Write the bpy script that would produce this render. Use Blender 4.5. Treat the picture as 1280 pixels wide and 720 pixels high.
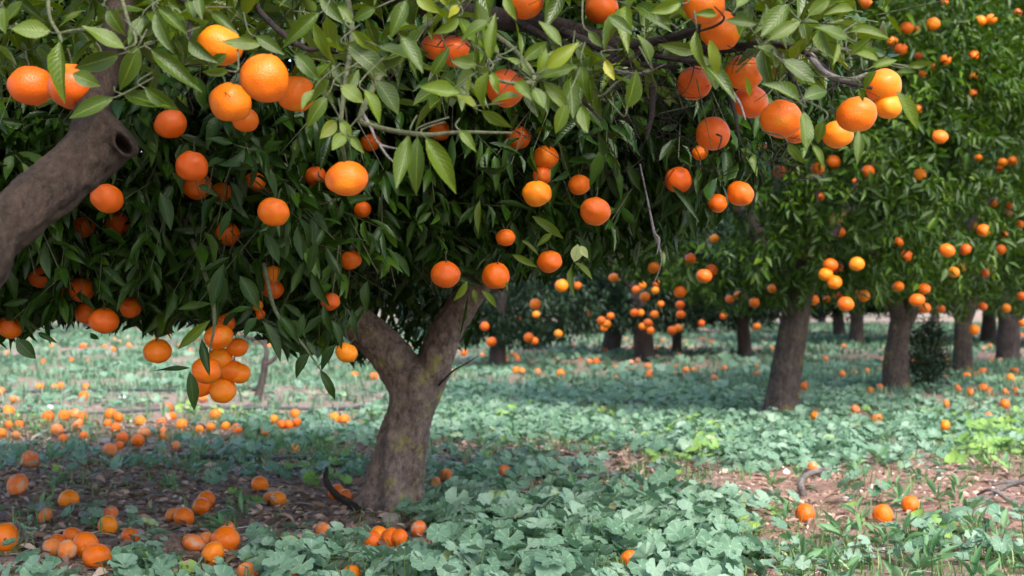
import bpy, bmesh, math, random
import numpy as np
from mathutils import Vector, Matrix, noise
R = math.radians
random.seed(7); rng = np.random.default_rng(7)
for o in list(bpy.data.objects): bpy.data.objects.remove(o)
sc = bpy.context.scene
col = sc.collection
# ------------------------------------------------------------------ camera
F = 1800.0; HOR = 378.0; H = 0.68
cam = bpy.data.cameras.new('camera'); co = bpy.data.objects.new('camera', cam); col.objects.link(co)
co.location = (0, 0, H); co.rotation_euler = (R(90), 0, 0)
cam.lens = 36.0 * F / 1280.0; cam.sensor_width = 36.0
cam.shift_y = (HOR - 360.0) / 1280.0
cam.clip_start = 0.05; cam.clip_end = 1500
cam.dof.use_dof = True; cam.dof.focus_distance = 3.0; cam.dof.aperture_fstop = 6.5
sc.camera = co
# ------------------------------------------------------------------ sky, sun, exposure
SUN = Vector((0.34, -0.68, 0.80)).normalized()
w = bpy.data.worlds.new('World'); sc.world = w; w.use_nodes = True
nt = w.node_tree; bg = nt.nodes['Background']
sky = nt.nodes.new('ShaderNodeTexSky'); sky.sky_type = 'NISHITA'; sky.sun_disc = False
sky.sun_elevation = math.asin(SUN.z); sky.sun_rotation = math.atan2(SUN.x, SUN.y)
sky.air_density = 1.0; sky.dust_density = 2.0
nt.links.new(sky.outputs[0], bg.inputs[0]); bg.inputs[1].default_value = 0.15
sl = bpy.data.lights.new('sun', 'SUN'); sl.energy = 1.95; sl.angle = R(34); sl.color = (1, 0.95, 0.87)
so = bpy.data.objects.new('sun', sl); col.objects.link(so); so.rotation_euler = SUN.to_track_quat('Z', 'Y').to_euler()
so.location = (3, -4, 6)
sc.view_settings.view_transform = 'Standard'; sc.view_settings.look = 'None'
sc.view_settings.exposure = 1.66; sc.view_settings.gamma = 1
sc.render.engine = 'CYCLES'
sc.cycles.max_bounces = 6; sc.cycles.transparent_max_bounces = 4

# ------------------------------------------------------------------ helpers
def at(px, py, Y): return np.array([(px - 640) / F * Y, Y, H + (HOR - py) / F * Y])
def proj(P):
    P = np.asarray(P); return 640 + F * P[..., 0] / P[..., 1], HOR - F * (P[..., 2] - H) / P[..., 1]
def gY(py): return H * F / (py - HOR)
def tag(o, label=None, cat=None, group=None, kind=None):
    if label: o['label'] = label
    if cat: o['category'] = cat
    if group: o['group'] = group
    if kind: o['kind'] = kind
    return o
def empty(name, loc, label=None, cat=None, group=None):
    o = bpy.data.objects.new(name, None); col.objects.link(o); o.location = loc; o.empty_display_size = .1
    return tag(o, label, cat, group)
def link(name, me, parent=None, kind=None):
    o = bpy.data.objects.new(name, me); col.objects.link(o)
    if parent: o.parent = parent
    if kind: o['kind'] = kind
    return o
def mesh_np(name, V, T, mat, lf=None, smooth=True):
    V = np.asarray(V, np.float32).reshape(-1, 3); T = np.asarray(T, np.int32).reshape(-1, 3)
    me = bpy.data.meshes.new(name)
    me.vertices.add(len(V)); me.vertices.foreach_set('co', V.ravel())
    me.loops.add(T.size); me.loops.foreach_set('vertex_index', T.ravel())
    me.polygons.add(len(T)); me.polygons.foreach_set('loop_start', np.arange(0, T.size, 3, dtype=np.int32))
    if lf is not None:
        a = me.attributes.new('lf', 'FLOAT_VECTOR', 'POINT'); a.data.foreach_set('vector', np.asarray(lf, np.float32).ravel())
    me.update(calc_edges=True)
    if smooth: me.polygons.foreach_set('use_smooth', np.ones(len(T), bool))
    me.materials.append(mat); return me
def unit(v): return v / np.maximum(np.linalg.norm(v, axis=-1, keepdims=True), 1e-9)
# value noise in numpy
_tab = rng.random((64, 64, 64)).astype(np.float32)
def vnoise(P, s=1.0):
    P = np.asarray(P, float) * s; i = np.floor(P).astype(int); f = P - i; f = f * f * (3 - 2 * f); r = 0
    for dx in (0, 1):
        for dy in (0, 1):
            for dz in (0, 1):
                wgt = (f[..., 0] if dx else 1 - f[..., 0]) * (f[..., 1] if dy else 1 - f[..., 1]) * (f[..., 2] if dz else 1 - f[..., 2])
                r = r + wgt * _tab[(i[..., 0] + dx) & 63, (i[..., 1] + dy) & 63, (i[..., 2] + dz) & 63]
    return r
def vn2(x, y, s=1.0): return vnoise(np.stack([x, y, np.zeros_like(x) + .37], -1), s)

# ------------------------------------------------------------------ materials
def newmat(name):
    m = bpy.data.materials.new(name); m.use_nodes = True; n = m.node_tree; n.nodes.clear(); return m, n
def N(n, t, **k):
    x = n.nodes.new(t)
    for a, b in k.items(): setattr(x, a, b)
    return x
def ramp(n, fac, stops):
    r = N(n, 'ShaderNodeValToRGB'); e = r.color_ramp.elements
    while len(e) < len(stops): e.new(.5)
    for i, (p, c) in enumerate(stops): e[i].position = p; e[i].color = (*c, 1)
    n.links.new(fac, r.inputs[0]); return r.outputs[0]
def math_(n, op, a, b=None, c=None):
    x = N(n, 'ShaderNodeMath', operation=op)
    for i, v in enumerate((a, b, c)):
        if v is None: continue
        if isinstance(v, (int, float)): x.inputs[i].default_value = v
        else: n.links.new(v, x.inputs[i])
    return x.outputs[0]
def mixc(n, f, a, b, bt='MIX'):
    x = N(n, 'ShaderNodeMix', data_type='RGBA', blend_type=bt)
    for s, v in ((x.inputs[0], f), (x.inputs[6], a), (x.inputs[7], b)):
        if isinstance(v, (int, float)): s.default_value = v
        elif isinstance(v, tuple): s.default_value = (*v, 1)
        else: n.links.new(v, s)
    return x.outputs[2]
def noise_(n, scale, det=4, rough=.5, vec=None):
    x = N(n, 'ShaderNodeTexNoise'); x.inputs['Scale'].default_value = scale; x.inputs['Detail'].default_value = det
    x.inputs['Roughness'].default_value = rough
    if vec is not None: n.links.new(vec, x.inputs['Vector'])
    return x.outputs[0]
def leaf_mat(name, stops, rough=.42, trans=.3, under=(.13, .22, .08), rib=(.28, .40, .14), spec=.5, undermix=.55):
    m, n = newmat(name); L = n.links
    at_ = N(n, 'ShaderNodeAttribute', attribute_name='lf'); s = N(n, 'ShaderNodeSeparateXYZ'); L.new(at_.outputs['Vector'], s.inputs[0])
    al, ac, rd = s.outputs
    g = N(n, 'ShaderNodeNewGeometry'); tc = N(n, 'ShaderNodeTexCoord')
    c = ramp(n, rd, stops)
    nz = noise_(n, 28, 3, .6, tc.outputs['Object'])
    c = mixc(n, math_(n, 'MULTIPLY', nz, .45), c, tuple(min(1, v * 1.35) for v in stops[-2][1]))
    aa = math_(n, 'ABSOLUTE', ac)
    # side veins
    ph = math_(n, 'SINE', math_(n, 'MULTIPLY', math_(n, 'SUBTRACT', al, math_(n, 'MULTIPLY', aa, .28)), 62))
    vein = math_(n, 'SMOOTH_MIN', math_(n, 'MAXIMUM', math_(n, 'SUBTRACT', ph, .75), 0), 1, .1)
    c = mixc(n, math_(n, 'MULTIPLY', vein, .13), c, rib)
    mid = N(n, 'ShaderNodeMapRange'); mid.inputs[1].default_value = .03; mid.inputs[2].default_value = .09; mid.inputs[3].default_value = 1; mid.inputs[4].default_value = 0
    L.new(aa, mid.inputs[0]); c = mixc(n, math_(n, 'MULTIPLY', mid.outputs[0], .75), c, rib)
    edge = math_(n, 'GREATER_THAN', aa, .95); c = mixc(n, math_(n, 'MULTIPLY', edge, .35), c, rib)
    spots = math_(n, 'GREATER_THAN', noise_(n, 160, 1, .5, tc.outputs['Object']), .76)
    c = mixc(n, math_(n, 'MULTIPLY', spots, .6), c, (.05, .04, .015))
    c = mixc(n, math_(n, 'MULTIPLY', g.outputs['Backfacing'], undermix), c, under)
    b = N(n, 'ShaderNodeBsdfPrincipled'); L.new(c, b.inputs['Base Color'])
    b.inputs['Roughness'].default_value = rough; b.inputs['Specular IOR Level'].default_value = spec
    bp = N(n, 'ShaderNodeBump'); bp.inputs['Strength'].default_value = .35; bp.inputs['Distance'].default_value = .002
    L.new(math_(n, 'ADD', math_(n, 'MULTIPLY', ph, -.22), nz), bp.inputs['Height']); L.new(bp.outputs[0], b.inputs['Normal'])
    t = N(n, 'ShaderNodeBsdfTranslucent'); hs = N(n, 'ShaderNodeHueSaturation'); hs.inputs['Value'].default_value = 1.7
    hs.inputs['Saturation'].default_value = 1.15; hs.inputs['Hue'].default_value = .485
    L.new(c, hs.inputs['Color']); L.new(hs.outputs[0], t.inputs[0])
    mx = N(n, 'ShaderNodeMixShader'); mx.inputs[0].default_value = trans; L.new(b.outputs[0], mx.inputs[1]); L.new(t.outputs[0], mx.inputs[2])
    o = N(n, 'ShaderNodeOutputMaterial'); L.new(mx.outputs[0], o.inputs[0]); return m
M = {}
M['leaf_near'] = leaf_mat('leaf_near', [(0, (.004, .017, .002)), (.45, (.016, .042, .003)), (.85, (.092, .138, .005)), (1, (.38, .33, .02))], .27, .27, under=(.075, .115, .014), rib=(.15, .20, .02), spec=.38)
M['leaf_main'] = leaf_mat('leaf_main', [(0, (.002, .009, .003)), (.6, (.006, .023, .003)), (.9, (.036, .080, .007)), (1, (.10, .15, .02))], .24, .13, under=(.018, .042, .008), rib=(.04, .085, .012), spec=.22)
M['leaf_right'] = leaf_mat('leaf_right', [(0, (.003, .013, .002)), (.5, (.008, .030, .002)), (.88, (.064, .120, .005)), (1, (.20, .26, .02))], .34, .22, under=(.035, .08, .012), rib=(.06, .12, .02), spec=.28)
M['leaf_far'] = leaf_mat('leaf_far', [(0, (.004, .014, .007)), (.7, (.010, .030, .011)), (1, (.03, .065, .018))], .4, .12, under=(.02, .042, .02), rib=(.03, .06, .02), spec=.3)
M['leaf_pale'] = leaf_mat('leaf_pale', [(0, (.30, .38, .14)), (1, (.55, .58, .28))], .5, .35, under=(.5, .55, .3))

def mallow_mat(name, stops, vein=(.30, .44, .25), under=(.13, .22, .13)):
    m, n = newmat(name); L = n.links
    at_ = N(n, 'ShaderNodeAttribute', attribute_name='lf'); s = N(n, 'ShaderNodeSeparateXYZ'); L.new(at_.outputs['Vector'], s.inputs[0])
    g = N(n, 'ShaderNodeNewGeometry'); tc = N(n, 'ShaderNodeTexCoord')
    c = ramp(n, s.outputs[2], stops)
    nz = noise_(n, 40, 4, .6, tc.outputs['Object'])
    c = mixc(n, math_(n, 'MULTIPLY', nz, .4), c, tuple(v * 1.8 for v in stops[1][1]))
    v = math_(n, 'GREATER_THAN', math_(n, 'COSINE', math_(n, 'MULTIPLY', s.outputs[1], 2 * math.pi * 7)), .90)
    c = mixc(n, math_(n, 'MULTIPLY', v, .5), c, vein)
    ctr = math_(n, 'LESS_THAN', s.outputs[0], .1); c = mixc(n, math_(n, 'MULTIPLY', ctr, .7), c, vein)
    c = mixc(n, math_(n, 'MULTIPLY', g.outputs['Backfacing'], .6), c, under)
    b = N(n, 'ShaderNodeBsdfPrincipled'); L.new(c, b.inputs['Base Color'])
    b.inputs['Roughness'].default_value = .5; b.inputs['Specular IOR Level'].default_value = .4
    b.inputs['Sheen Weight'].default_value = .12; b.inputs['Sheen Roughness'].default_value = .5
    bp = N(n, 'ShaderNodeBump'); bp.inputs['Strength'].default_value = .4; bp.inputs['Distance'].default_value = .003
    L.new(nz, bp.inputs['Height']); L.new(bp.outputs[0], b.inputs['Normal'])
    t = N(n, 'ShaderNodeBsdfTranslucent'); hs = N(n, 'ShaderNodeHueSaturation'); hs.inputs['Value'].default_value = 1.5; hs.inputs['Saturation'].default_value = 1.3
    L.new(c, hs.inputs['Color']); L.new(hs.outputs[0], t.inputs[0])
    mx = N(n, 'ShaderNodeMixShader'); mx.inputs[0].default_value = .25; L.new(b.outputs[0], mx.inputs[1]); L.new(t.outputs[0], mx.inputs[2])
    o = N(n, 'ShaderNodeOutputMaterial'); L.new(mx.outputs[0], o.inputs[0]); return m
M['mallow'] = mallow_mat('mallow', [(0, (.030, .095, .035)), (.5, (.100, .190, .118)), (.86, (.24, .34, .25)), (.95, (.32, .37, .14)), (1, (.34, .22, .09))])
M['mallow_yellow'] = mallow_mat('mallow_yellow', [(0, (.07, .17, .03)), (.6, (.16, .28, .05)), (1, (.30, .38, .08))])

def attr_mat(name, stops, rough=.8, trans=0., bumpscale=0):
    m, n = newmat(name); L = n.links
    at_ = N(n, 'ShaderNodeAttribute', attribute_name='lf'); s = N(n, 'ShaderNodeSeparateXYZ'); L.new(at_.outputs['Vector'], s.inputs[0])
    c = ramp(n, s.outputs[2], stops); tc = N(n, 'ShaderNodeTexCoord')
    nz = noise_(n, bumpscale or 60, 4, .6, tc.outputs['Object'])
    c = mixc(n, math_(n, 'MULTIPLY', nz, .5), c, (.5, .45, .4), 'OVERLAY')
    b = N(n, 'ShaderNodeBsdfPrincipled'); L.new(c, b.inputs['Base Color']); b.inputs['Roughness'].default_value = rough
    if bumpscale:
        bp = N(n, 'ShaderNodeBump'); bp.inputs['Strength'].default_value = .6; bp.inputs['Distance'].default_value = .004
        L.new(nz, bp.inputs['Height']); L.new(bp.outputs[0], b.inputs['Normal'])
    o = N(n, 'ShaderNodeOutputMaterial')
    if trans:
        t = N(n, 'ShaderNodeBsdfTranslucent'); L.new(c, t.inputs[0]); mx = N(n, 'ShaderNodeMixShader'); mx.inputs[0].default_value = trans
        L.new(b.outputs[0], mx.inputs[1]); L.new(t.outputs[0], mx.inputs[2]); L.new(mx.outputs[0], o.inputs[0])
    else: L.new(b.outputs[0], o.inputs[0])
    return m
M['grass'] = attr_mat('grass', [(0, (.05, .14, .03)), (.6, (.10, .23, .06)), (1, (.26, .32, .12))], .55, .3)
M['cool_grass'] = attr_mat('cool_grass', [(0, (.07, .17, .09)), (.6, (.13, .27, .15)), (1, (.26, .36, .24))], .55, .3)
M['litter'] = attr_mat('litter', [(0, (.09, .055, .038)), (.4, (.25, .16, .11)), (.8, (.44, .31, .23)), (1, (.62, .50, .40))], .75, .1)
M['stonelet'] = attr_mat('stonelet', [(0, (.10, .07, .055)), (.5, (.30, .18, .13)), (.9, (.46, .33, .26)), (1, (.7, .68, .66))], .9, 0, 120)
M['deadtwig'] = attr_mat('deadtwig', [(0, (.12, .08, .06)), (.5, (.30, .24, .20)), (1, (.5, .45, .42))], .85, 0, 90)

def bark_mat(name, dark, light, lichen=.0, scale=1., stretch=.25, lichen_c=(.30, .30, .07), spots=()):
    m, n = newmat(name); L = n.links; tc = N(n, 'ShaderNodeTexCoord')
    mp = N(n, 'ShaderNodeMapping'); mp.inputs['Scale'].default_value = (1, 1, stretch); L.new(tc.outputs['Object'], mp.inputs[0])
    a = noise_(n, 55 * scale, 8, .7, mp.outputs[0]); b_ = noise_(n, 9 * scale, 5, .6, tc.outputs['Object'])
    fine = noise_(n, 260 * scale, 3, .6, tc.outputs['Object'])
    f = math_(n, 'ADD', math_(n, 'MULTIPLY', a, .6), math_(n, 'MULTIPLY', b_, .4))
    c = ramp(n, f, [(.36, dark), (.56, light), (.7, tuple(min(1, v * 1.6) for v in light))])
    c = mixc(n, math_(n, 'MULTIPLY', math_(n, 'GREATER_THAN', fine, .66), .4), c, tuple(min(1, v * 2) for v in light))
    wv_ = N(n, 'ShaderNodeVectorMath', operation='ADD'); L.new(mp.outputs[0], wv_.inputs[0])
    cb = N(n, 'ShaderNodeCombineXYZ'); L.new(math_(n, 'MULTIPLY', noise_(n, 30 * scale, 4, .7, mp.outputs[0]), .03 / scale), cb.inputs[0]); L.new(cb.outputs[0], wv_.inputs[1])
    vc = N(n, 'ShaderNodeTexVoronoi'); vc.feature = 'DISTANCE_TO_EDGE'; vc.inputs['Scale'].default_value = 100 * scale; L.new(wv_.outputs[0], vc.inputs['Vector'])
    crk = N(n, 'ShaderNodeMapRange'); crk.inputs[1].default_value = 0; crk.inputs[2].default_value = .12; L.new(vc.outputs[0], crk.inputs[0]); crack = crk.outputs[0]
    c = mixc(n, math_(n, 'MULTIPLY', math_(n, 'SUBTRACT', 1, crack), .28), c, tuple(v * .4 for v in dark))
    if lichen:
        ln = math_(n, 'ADD', math_(n, 'MULTIPLY', noise_(n, 7, 3, .6, tc.outputs['Object']), .75), math_(n, 'MULTIPLY', noise_(n, 70, 4, .7, tc.outputs['Object']), .25))
        mr = N(n, 'ShaderNodeMapRange'); mr.inputs[1].default_value = .60 - lichen * .12; mr.inputs[2].default_value = .66 - lichen * .12; L.new(ln, mr.inputs[0])
        c = mixc(n, math_(n, 'MULTIPLY', mr.outputs[0], .75), c, lichen_c)
    for cx, cy, cz, rad in spots:      # lichen patches growing at their own places on the bark
        vd = N(n, 'ShaderNodeVectorMath', operation='DISTANCE'); L.new(tc.outputs['Object'], vd.inputs[0]); vd.inputs[1].default_value = (cx, cy, cz)
        v = math_(n, 'SUBTRACT', 1, math_(n, 'DIVIDE', vd.outputs['Value'], rad))
        v = math_(n, 'ADD', v, math_(n, 'MULTIPLY', math_(n, 'SUBTRACT', noise_(n, 60, 5, .7, tc.outputs['Object']), .55), 3.2))
        mr = N(n, 'ShaderNodeMapRange'); mr.inputs[1].default_value = .15; mr.inputs[2].default_value = .5; L.new(v, mr.inputs[0])
        c = mixc(n, math_(n, 'MULTIPLY', mr.outputs[0], .7), c, (.29, .255, .075))
    b = N(n, 'ShaderNodeBsdfPrincipled'); L.new(c, b.inputs['Base Color']); b.inputs['Roughness'].default_value = .85; b.inputs['Specular IOR Level'].default_value = .2
    bp = N(n, 'ShaderNodeBump'); bp.inputs['Strength'].default_value = 1.; bp.inputs['Distance'].default_value = .006
    L.new(math_(n, 'ADD', math_(n, 'ADD', a, math_(n, 'MULTIPLY', fine, .35)), math_(n, 'MULTIPLY', crack, .14)), bp.inputs['Height']); L.new(bp.outputs[0], b.inputs['Normal'])
    o = N(n, 'ShaderNodeOutputMaterial'); L.new(b.outputs[0], o.inputs[0]); return m
M['bark'] = bark_mat('bark', (.055, .038, .032), (.25, .18, .155), .35, 1.5, .45, spots=[tuple(at(x, y, gY(640) - dy) - np.array([at(492, 640, gY(640))[0], gY(640), 0])) + (rd,) for x, y, dy, rd in ((532, 470, .09, .055), (503, 552, .09, .055), (532, 566, .08, .05), (524, 612, .08, .055), (488, 605, .08, .04), (545, 452, .06, .035), (462, 418, .07, .03), (575, 500, .05, .03))])
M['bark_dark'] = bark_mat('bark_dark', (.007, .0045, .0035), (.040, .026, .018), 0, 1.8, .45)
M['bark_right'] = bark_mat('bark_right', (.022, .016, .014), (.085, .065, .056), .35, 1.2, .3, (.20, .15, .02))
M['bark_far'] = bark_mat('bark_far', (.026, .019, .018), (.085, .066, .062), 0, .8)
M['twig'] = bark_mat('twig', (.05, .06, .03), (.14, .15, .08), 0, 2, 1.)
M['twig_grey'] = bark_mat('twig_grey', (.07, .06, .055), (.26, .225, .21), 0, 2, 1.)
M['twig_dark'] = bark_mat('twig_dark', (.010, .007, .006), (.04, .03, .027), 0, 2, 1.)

def orange_mat(name, stops, rough=.36, rot=False):
    m, n = newmat(name); L = n.links; tc = N(n, 'ShaderNodeTexCoord'); oi = N(n, 'ShaderNodeObjectInfo')
    c = ramp(n, oi.outputs['Random'], stops)
    nz = noise_(n, 2.6, 4, .6, tc.outputs['Object'])
    c = mixc(n, math_(n, 'MULTIPLY', nz, .45), c, stops[0][1])
    sp = math_(n, 'GREATER_THAN', noise_(n, 22, 2, .5, tc.outputs['Object']), .76)
    c = mixc(n, math_(n, 'MULTIPLY', sp, .25), c, (.25, .10, .02))
    gp = N(n, 'ShaderNodeMapRange'); gp.inputs[1].default_value = .60; gp.inputs[2].default_value = .78; gp.inputs[4].default_value = .45
    va = N(n, 'ShaderNodeVectorMath', operation='ADD'); L.new(tc.outputs['Object'], va.inputs[0]); cx_ = N(n, 'ShaderNodeCombineXYZ'); L.new(math_(n, 'MULTIPLY', oi.outputs['Random'], 50), cx_.inputs[0]); L.new(cx_.outputs[0], va.inputs[1])
    L.new(noise_(n, 1.5, 2, .5, va.outputs[0]), gp.inputs[0]); c = mixc(n, gp.outputs[0], c, (.55, .30, .01))
    sc2 = math_(n, 'LESS_THAN', math_(n, 'ABSOLUTE', math_(n, 'SUBTRACT', noise_(n, 5, 3, .6, va.outputs[0]), .5)), .006)
    c = mixc(n, math_(n, 'MULTIPLY', sc2, .35), c, (.35, .16, .04))
    if rot:
        rr = N(n, 'ShaderNodeMapRange'); rr.inputs[1].default_value = .48; rr.inputs[2].default_value = .6; L.new(noise_(n, 3.5, 5, .65, tc.outputs['Object']), rr.inputs[0])
        c = mixc(n, math_(n, 'MULTIPLY', rr.outputs[0], .8), c, (.45, .33, .22))
    b = N(n, 'ShaderNodeBsdfPrincipled'); L.new(c, b.inputs['Base Color']); b.inputs['Roughness'].default_value = rough
    b.inputs['Specular IOR Level'].default_value = .33
    vo = N(n, 'ShaderNodeTexVoronoi'); vo.inputs['Scale'].default_value = 26; L.new(tc.outputs['Object'], vo.inputs['Vector'])
    bp = N(n, 'ShaderNodeBump'); bp.inputs['Strength'].default_value = .28; bp.inputs['Distance'].default_value = .012
    L.new(math_(n, 'MINIMUM', vo.outputs['Distance'], .5), bp.inputs['Height']); L.new(bp.outputs[0], b.inputs['Normal'])
    o = N(n, 'ShaderNodeOutputMaterial'); L.new(b.outputs[0], o.inputs[0]); return m
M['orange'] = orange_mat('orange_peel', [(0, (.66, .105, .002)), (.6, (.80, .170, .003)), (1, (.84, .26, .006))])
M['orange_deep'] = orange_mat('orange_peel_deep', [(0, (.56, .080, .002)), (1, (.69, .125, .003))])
M['orange_rot'] = orange_mat('orange_peel_rotting', [(0, (.70, .14, .02)), (1, (.80, .24, .04))], .6, True)
def simple(name, c, rough=.6, bump=0, scale=30):
    m, n = newmat(name); L = n.links; tc = N(n, 'ShaderNodeTexCoord'); nz = noise_(n, scale, 5, .6, tc.outputs['Object'])
    cc = mixc(n, nz, tuple(v * .6 for v in c), tuple(min(1, v * 1.4) for v in c))
    b = N(n, 'ShaderNodeBsdfPrincipled'); L.new(cc, b.inputs['Base Color']); b.inputs['Roughness'].default_value = rough
    if bump:
        bp = N(n, 'ShaderNodeBump'); bp.inputs['Strength'].default_value = bump; bp.inputs['Distance'].default_value = .005; L.new(nz, bp.inputs['Height']); L.new(bp.outputs[0], b.inputs['Normal'])
    o = N(n, 'ShaderNodeOutputMaterial'); L.new(b.outputs[0], o.inputs[0]); return m
M['calyx'] = simple('calyx', (.10, .14, .04), .7, .5, 60)
M['hose'] = simple('hose', (.035, .035, .045), .45)
M['stone'] = simple('stone', (.24, .26, .27), .85, .6, 40)
M['stone_white'] = simple('stone_white', (.62, .60, .60), .8, .4, 40)
M['stone_tan'] = simple('stone_tan', (.36, .30, .26), .85, .6, 40)
M['log'] = bark_mat('log_bark', (.05, .035, .028), (.21, .145, .115), 0, 1.4, 1)
M['hill'] = simple('hill', (.30, .28, .33), .95, 0, .15)

def soil_mat():
    m, n = newmat('soil'); L = n.links; tc = N(n, 'ShaderNodeTexCoord')
    at_ = N(n, 'ShaderNodeAttribute', attribute_name='lf'); s = N(n, 'ShaderNodeSeparateXYZ'); L.new(at_.outputs['Vector'], s.inputs[0])
    a = noise_(n, 22, 8, .7, tc.outputs['Object']); b_ = noise_(n, 2.2, 5, .6, tc.outputs['Object'])
    br = ramp(n, a, [(.3, (.15, .105, .088)), (.5, (.32, .235, .20)), (.7, (.44, .345, .30))])
    pk = ramp(n, a, [(.3, (.17, .085, .06)), (.5, (.36, .20, .15)), (.7, (.52, .36, .30))])
    gr = ramp(n, a, [(.3, (.06, .10, .05)), (.5, (.12, .20, .11)), (.72, (.22, .27, .17))])
    c = mixc(n, s.outputs[0], br, pk); 
    c = mixc(n, math_(n, 'MULTIPLY', s.outputs[1], ramp(n, b_, [(.38, (.3, .3, .3)), (.55, (1, 1, 1))])), c, gr)
    b = N(n, 'ShaderNodeBsdfPrincipled'); L.new(c, b.inputs['Base Color']); b.inputs['Roughness'].default_value = .95; b.inputs['Specular IOR Level'].default_value = .2
    bp = N(n, 'ShaderNodeBump'); bp.inputs['Strength'].default_value = .9; bp.inputs['Distance'].default_value = .02
    L.new(noise_(n, 45, 8, .75, tc.outputs['Object']), bp.inputs['Height']); L.new(bp.outputs[0], b.inputs['Normal'])
    o = N(n, 'ShaderNodeOutputMaterial'); L.new(b.outputs[0], o.inputs[0]); return m
M['soil'] = soil_mat()

# ------------------------------------------------------------------ ground zones (positions on the ground, in plan)
def sm(x, a, b): t = np.clip((x - a) / (b - a), 0, 1); return t * t * (3 - 2 * t)
def box(px, py, x0, x1, y0, y1, s=18): return sm(px, x0 - s, x0 + s) * (1 - sm(px, x1 - s, x1 + s)) * sm(py, y0 - s * .5, y0 + s * .5) * (1 - sm(py, y1 - s * .5, y1 + s * .5))
def gpx(x, Y): Yc = np.maximum(Y, 1.5); return 640 + F * x / Yc, HOR + H * F / Yc
def gheight(x, Y):
    f = np.clip(1 - (np.hypot(x, Y - 6) - 12) / 14, 0, 1)
    return (vn2(x, Y, 1.1) - .5) * .05 * f + (vn2(x, Y, 6.) - .5) * .018 * f + (vn2(x, Y, 19.) - .5) * .012 * f
def d_mallow(x, Y):
    px, py = gpx(x, Y)
    d = np.zeros_like(px)
    def mx(v): np.maximum(d, v, out=d)
    mx(box(px, py, 330, 930, 652, 2000) * 1.0); mx(box(px, py, 900, 2600, 668, 2000) * .10); mx(box(px, py, -1500, 330, 712, 2000) * .45)
    mx(box(px, py, 535, 905, 560, 660) * .85); mx(box(px, py, 500, 1190, 478, 585) * 1.0); mx(box(px, py, 1180, 2600, 470, 560) * .6)
    mx(box(px, py, 300, 480, 515, 600) * .85); mx(box(px, py, -900, 310, 550, 590) * .28); mx(box(px, py, -900, 310, 500, 548) * .07)
    mx(box(px, py, -900, 310, 592, 700) * .02); mx(box(px, py, 930, 2600, 575, 668) * .04)
    mx(box(px, py, 560, 1200, 440, 480) * .45); mx(box(px, py, -900, 560, 405, 520) * .2); mx(box(px, py, 560, 2600, 392, 440) * .18)
    mx(np.where(px > 1300, .25, 0)); mx(np.where(px < -60, .15, 0))
    n_ = vn2(x, Y, 1.7) * .6 + vn2(x + 9, Y, 5.) * .4
    d *= np.clip((n_ - .33) * 4.2, .05, 1.1)
    d *= 1 - box(px, py, 350, 540, 612, 690, 12) * .93; d *= 1 - box(px, py, 400, 560, 680, 716, 12) * .5
    d *= 1 - box(px, py, 630, 770, 598, 634, 10) * .75
    return d
def d_grass(x, Y):
    px, py = gpx(x, Y)
    d = np.full_like(px, .28)
    np.maximum(d, box(px, py, -2000, 3000, 380, 492) * .9, out=d)
    np.maximum(d, box(px, py, 215, 420, 520, 580) * 1.0, out=d); np.maximum(d, box(px, py, 1180, 1500, 535, 580) * .8, out=d)
    np.maximum(d, box(px, py, 340, 420, 575, 612) * .9, out=d)
    np.maximum(d, box(px, py, 1000, 1500, 655, 900) * .45, out=d)
    np.maximum(d, box(px, py, -200, 60, 640, 900) * .5, out=d)
    st = vn2(x * .35, Y * 1.3, 1.)    # bare strips run across the view
    d *= np.where(py < 470, np.clip((st - .32) * 5, .05, 1), 1)
    d = d * (1 - .85 * box(px, py, -900, 470, 588, 712)) * (1 - .6 * box(px, py, 900, 2600, 575, 668))
    n_ = vn2(x + 31, Y, 2.3); return d * np.clip((n_ - .2) * 2.4, .1, 1)
def pink(x, Y):
    px, py = gpx(x, Y)
    p = box(px, py, 900, 3000, 572, 668, 25) * .95 + box(px, py, 880, 3000, 668, 2000, 30) * .6 + box(px, py, 620, 780, 596, 636) * .6
    p = p + np.where(py < 540, np.where(px < 600, .22, .42), 0) + .12
    return np.clip(p * (.6 + .8 * vn2(x, Y, 1.5)), 0, 1)

def axis_grid(lo, hi, step, mid0, mid1, grow=1.13):
    c = list(np.arange(mid0, mid1, step)); s = step; v = mid1
    while v < hi: c.append(v); s *= grow; v += s
    c.append(hi); s = step; v = mid0; pre = []
    while v > lo: s *= grow; v -= s; pre.append(max(v, lo))
    return np.array(sorted(set(pre + c)))
xs = axis_grid(-400, 400, .035, -2.6, 2.8); ys = axis_grid(-30, 900, .035, 2.6, 8.2, 1.05)
X, YY = np.meshgrid(xs, ys)
Z = gheight(X, YY)
V = np.stack([X, YY, Z], -1).reshape(-1, 3); nx = len(xs)
ii = (np.arange(len(ys) - 1)[:, None] * nx + np.arange(nx - 1)[None]).ravel()
T = np.concatenate([np.stack([ii, ii + 1, ii + nx + 1], -1), np.stack([ii, ii + nx + 1, ii + nx], -1)])
gx, gy = V[:, 0], V[:, 1]
lf = np.stack([pink(gx, gy), np.clip(np.maximum(d_grass(gx, gy), d_mallow(gx, gy) * .7), 0, 1), np.zeros(len(V))], -1)
ground = link('ground', mesh_np('ground', V, T, M['soil'], lf), kind='structure')

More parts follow.
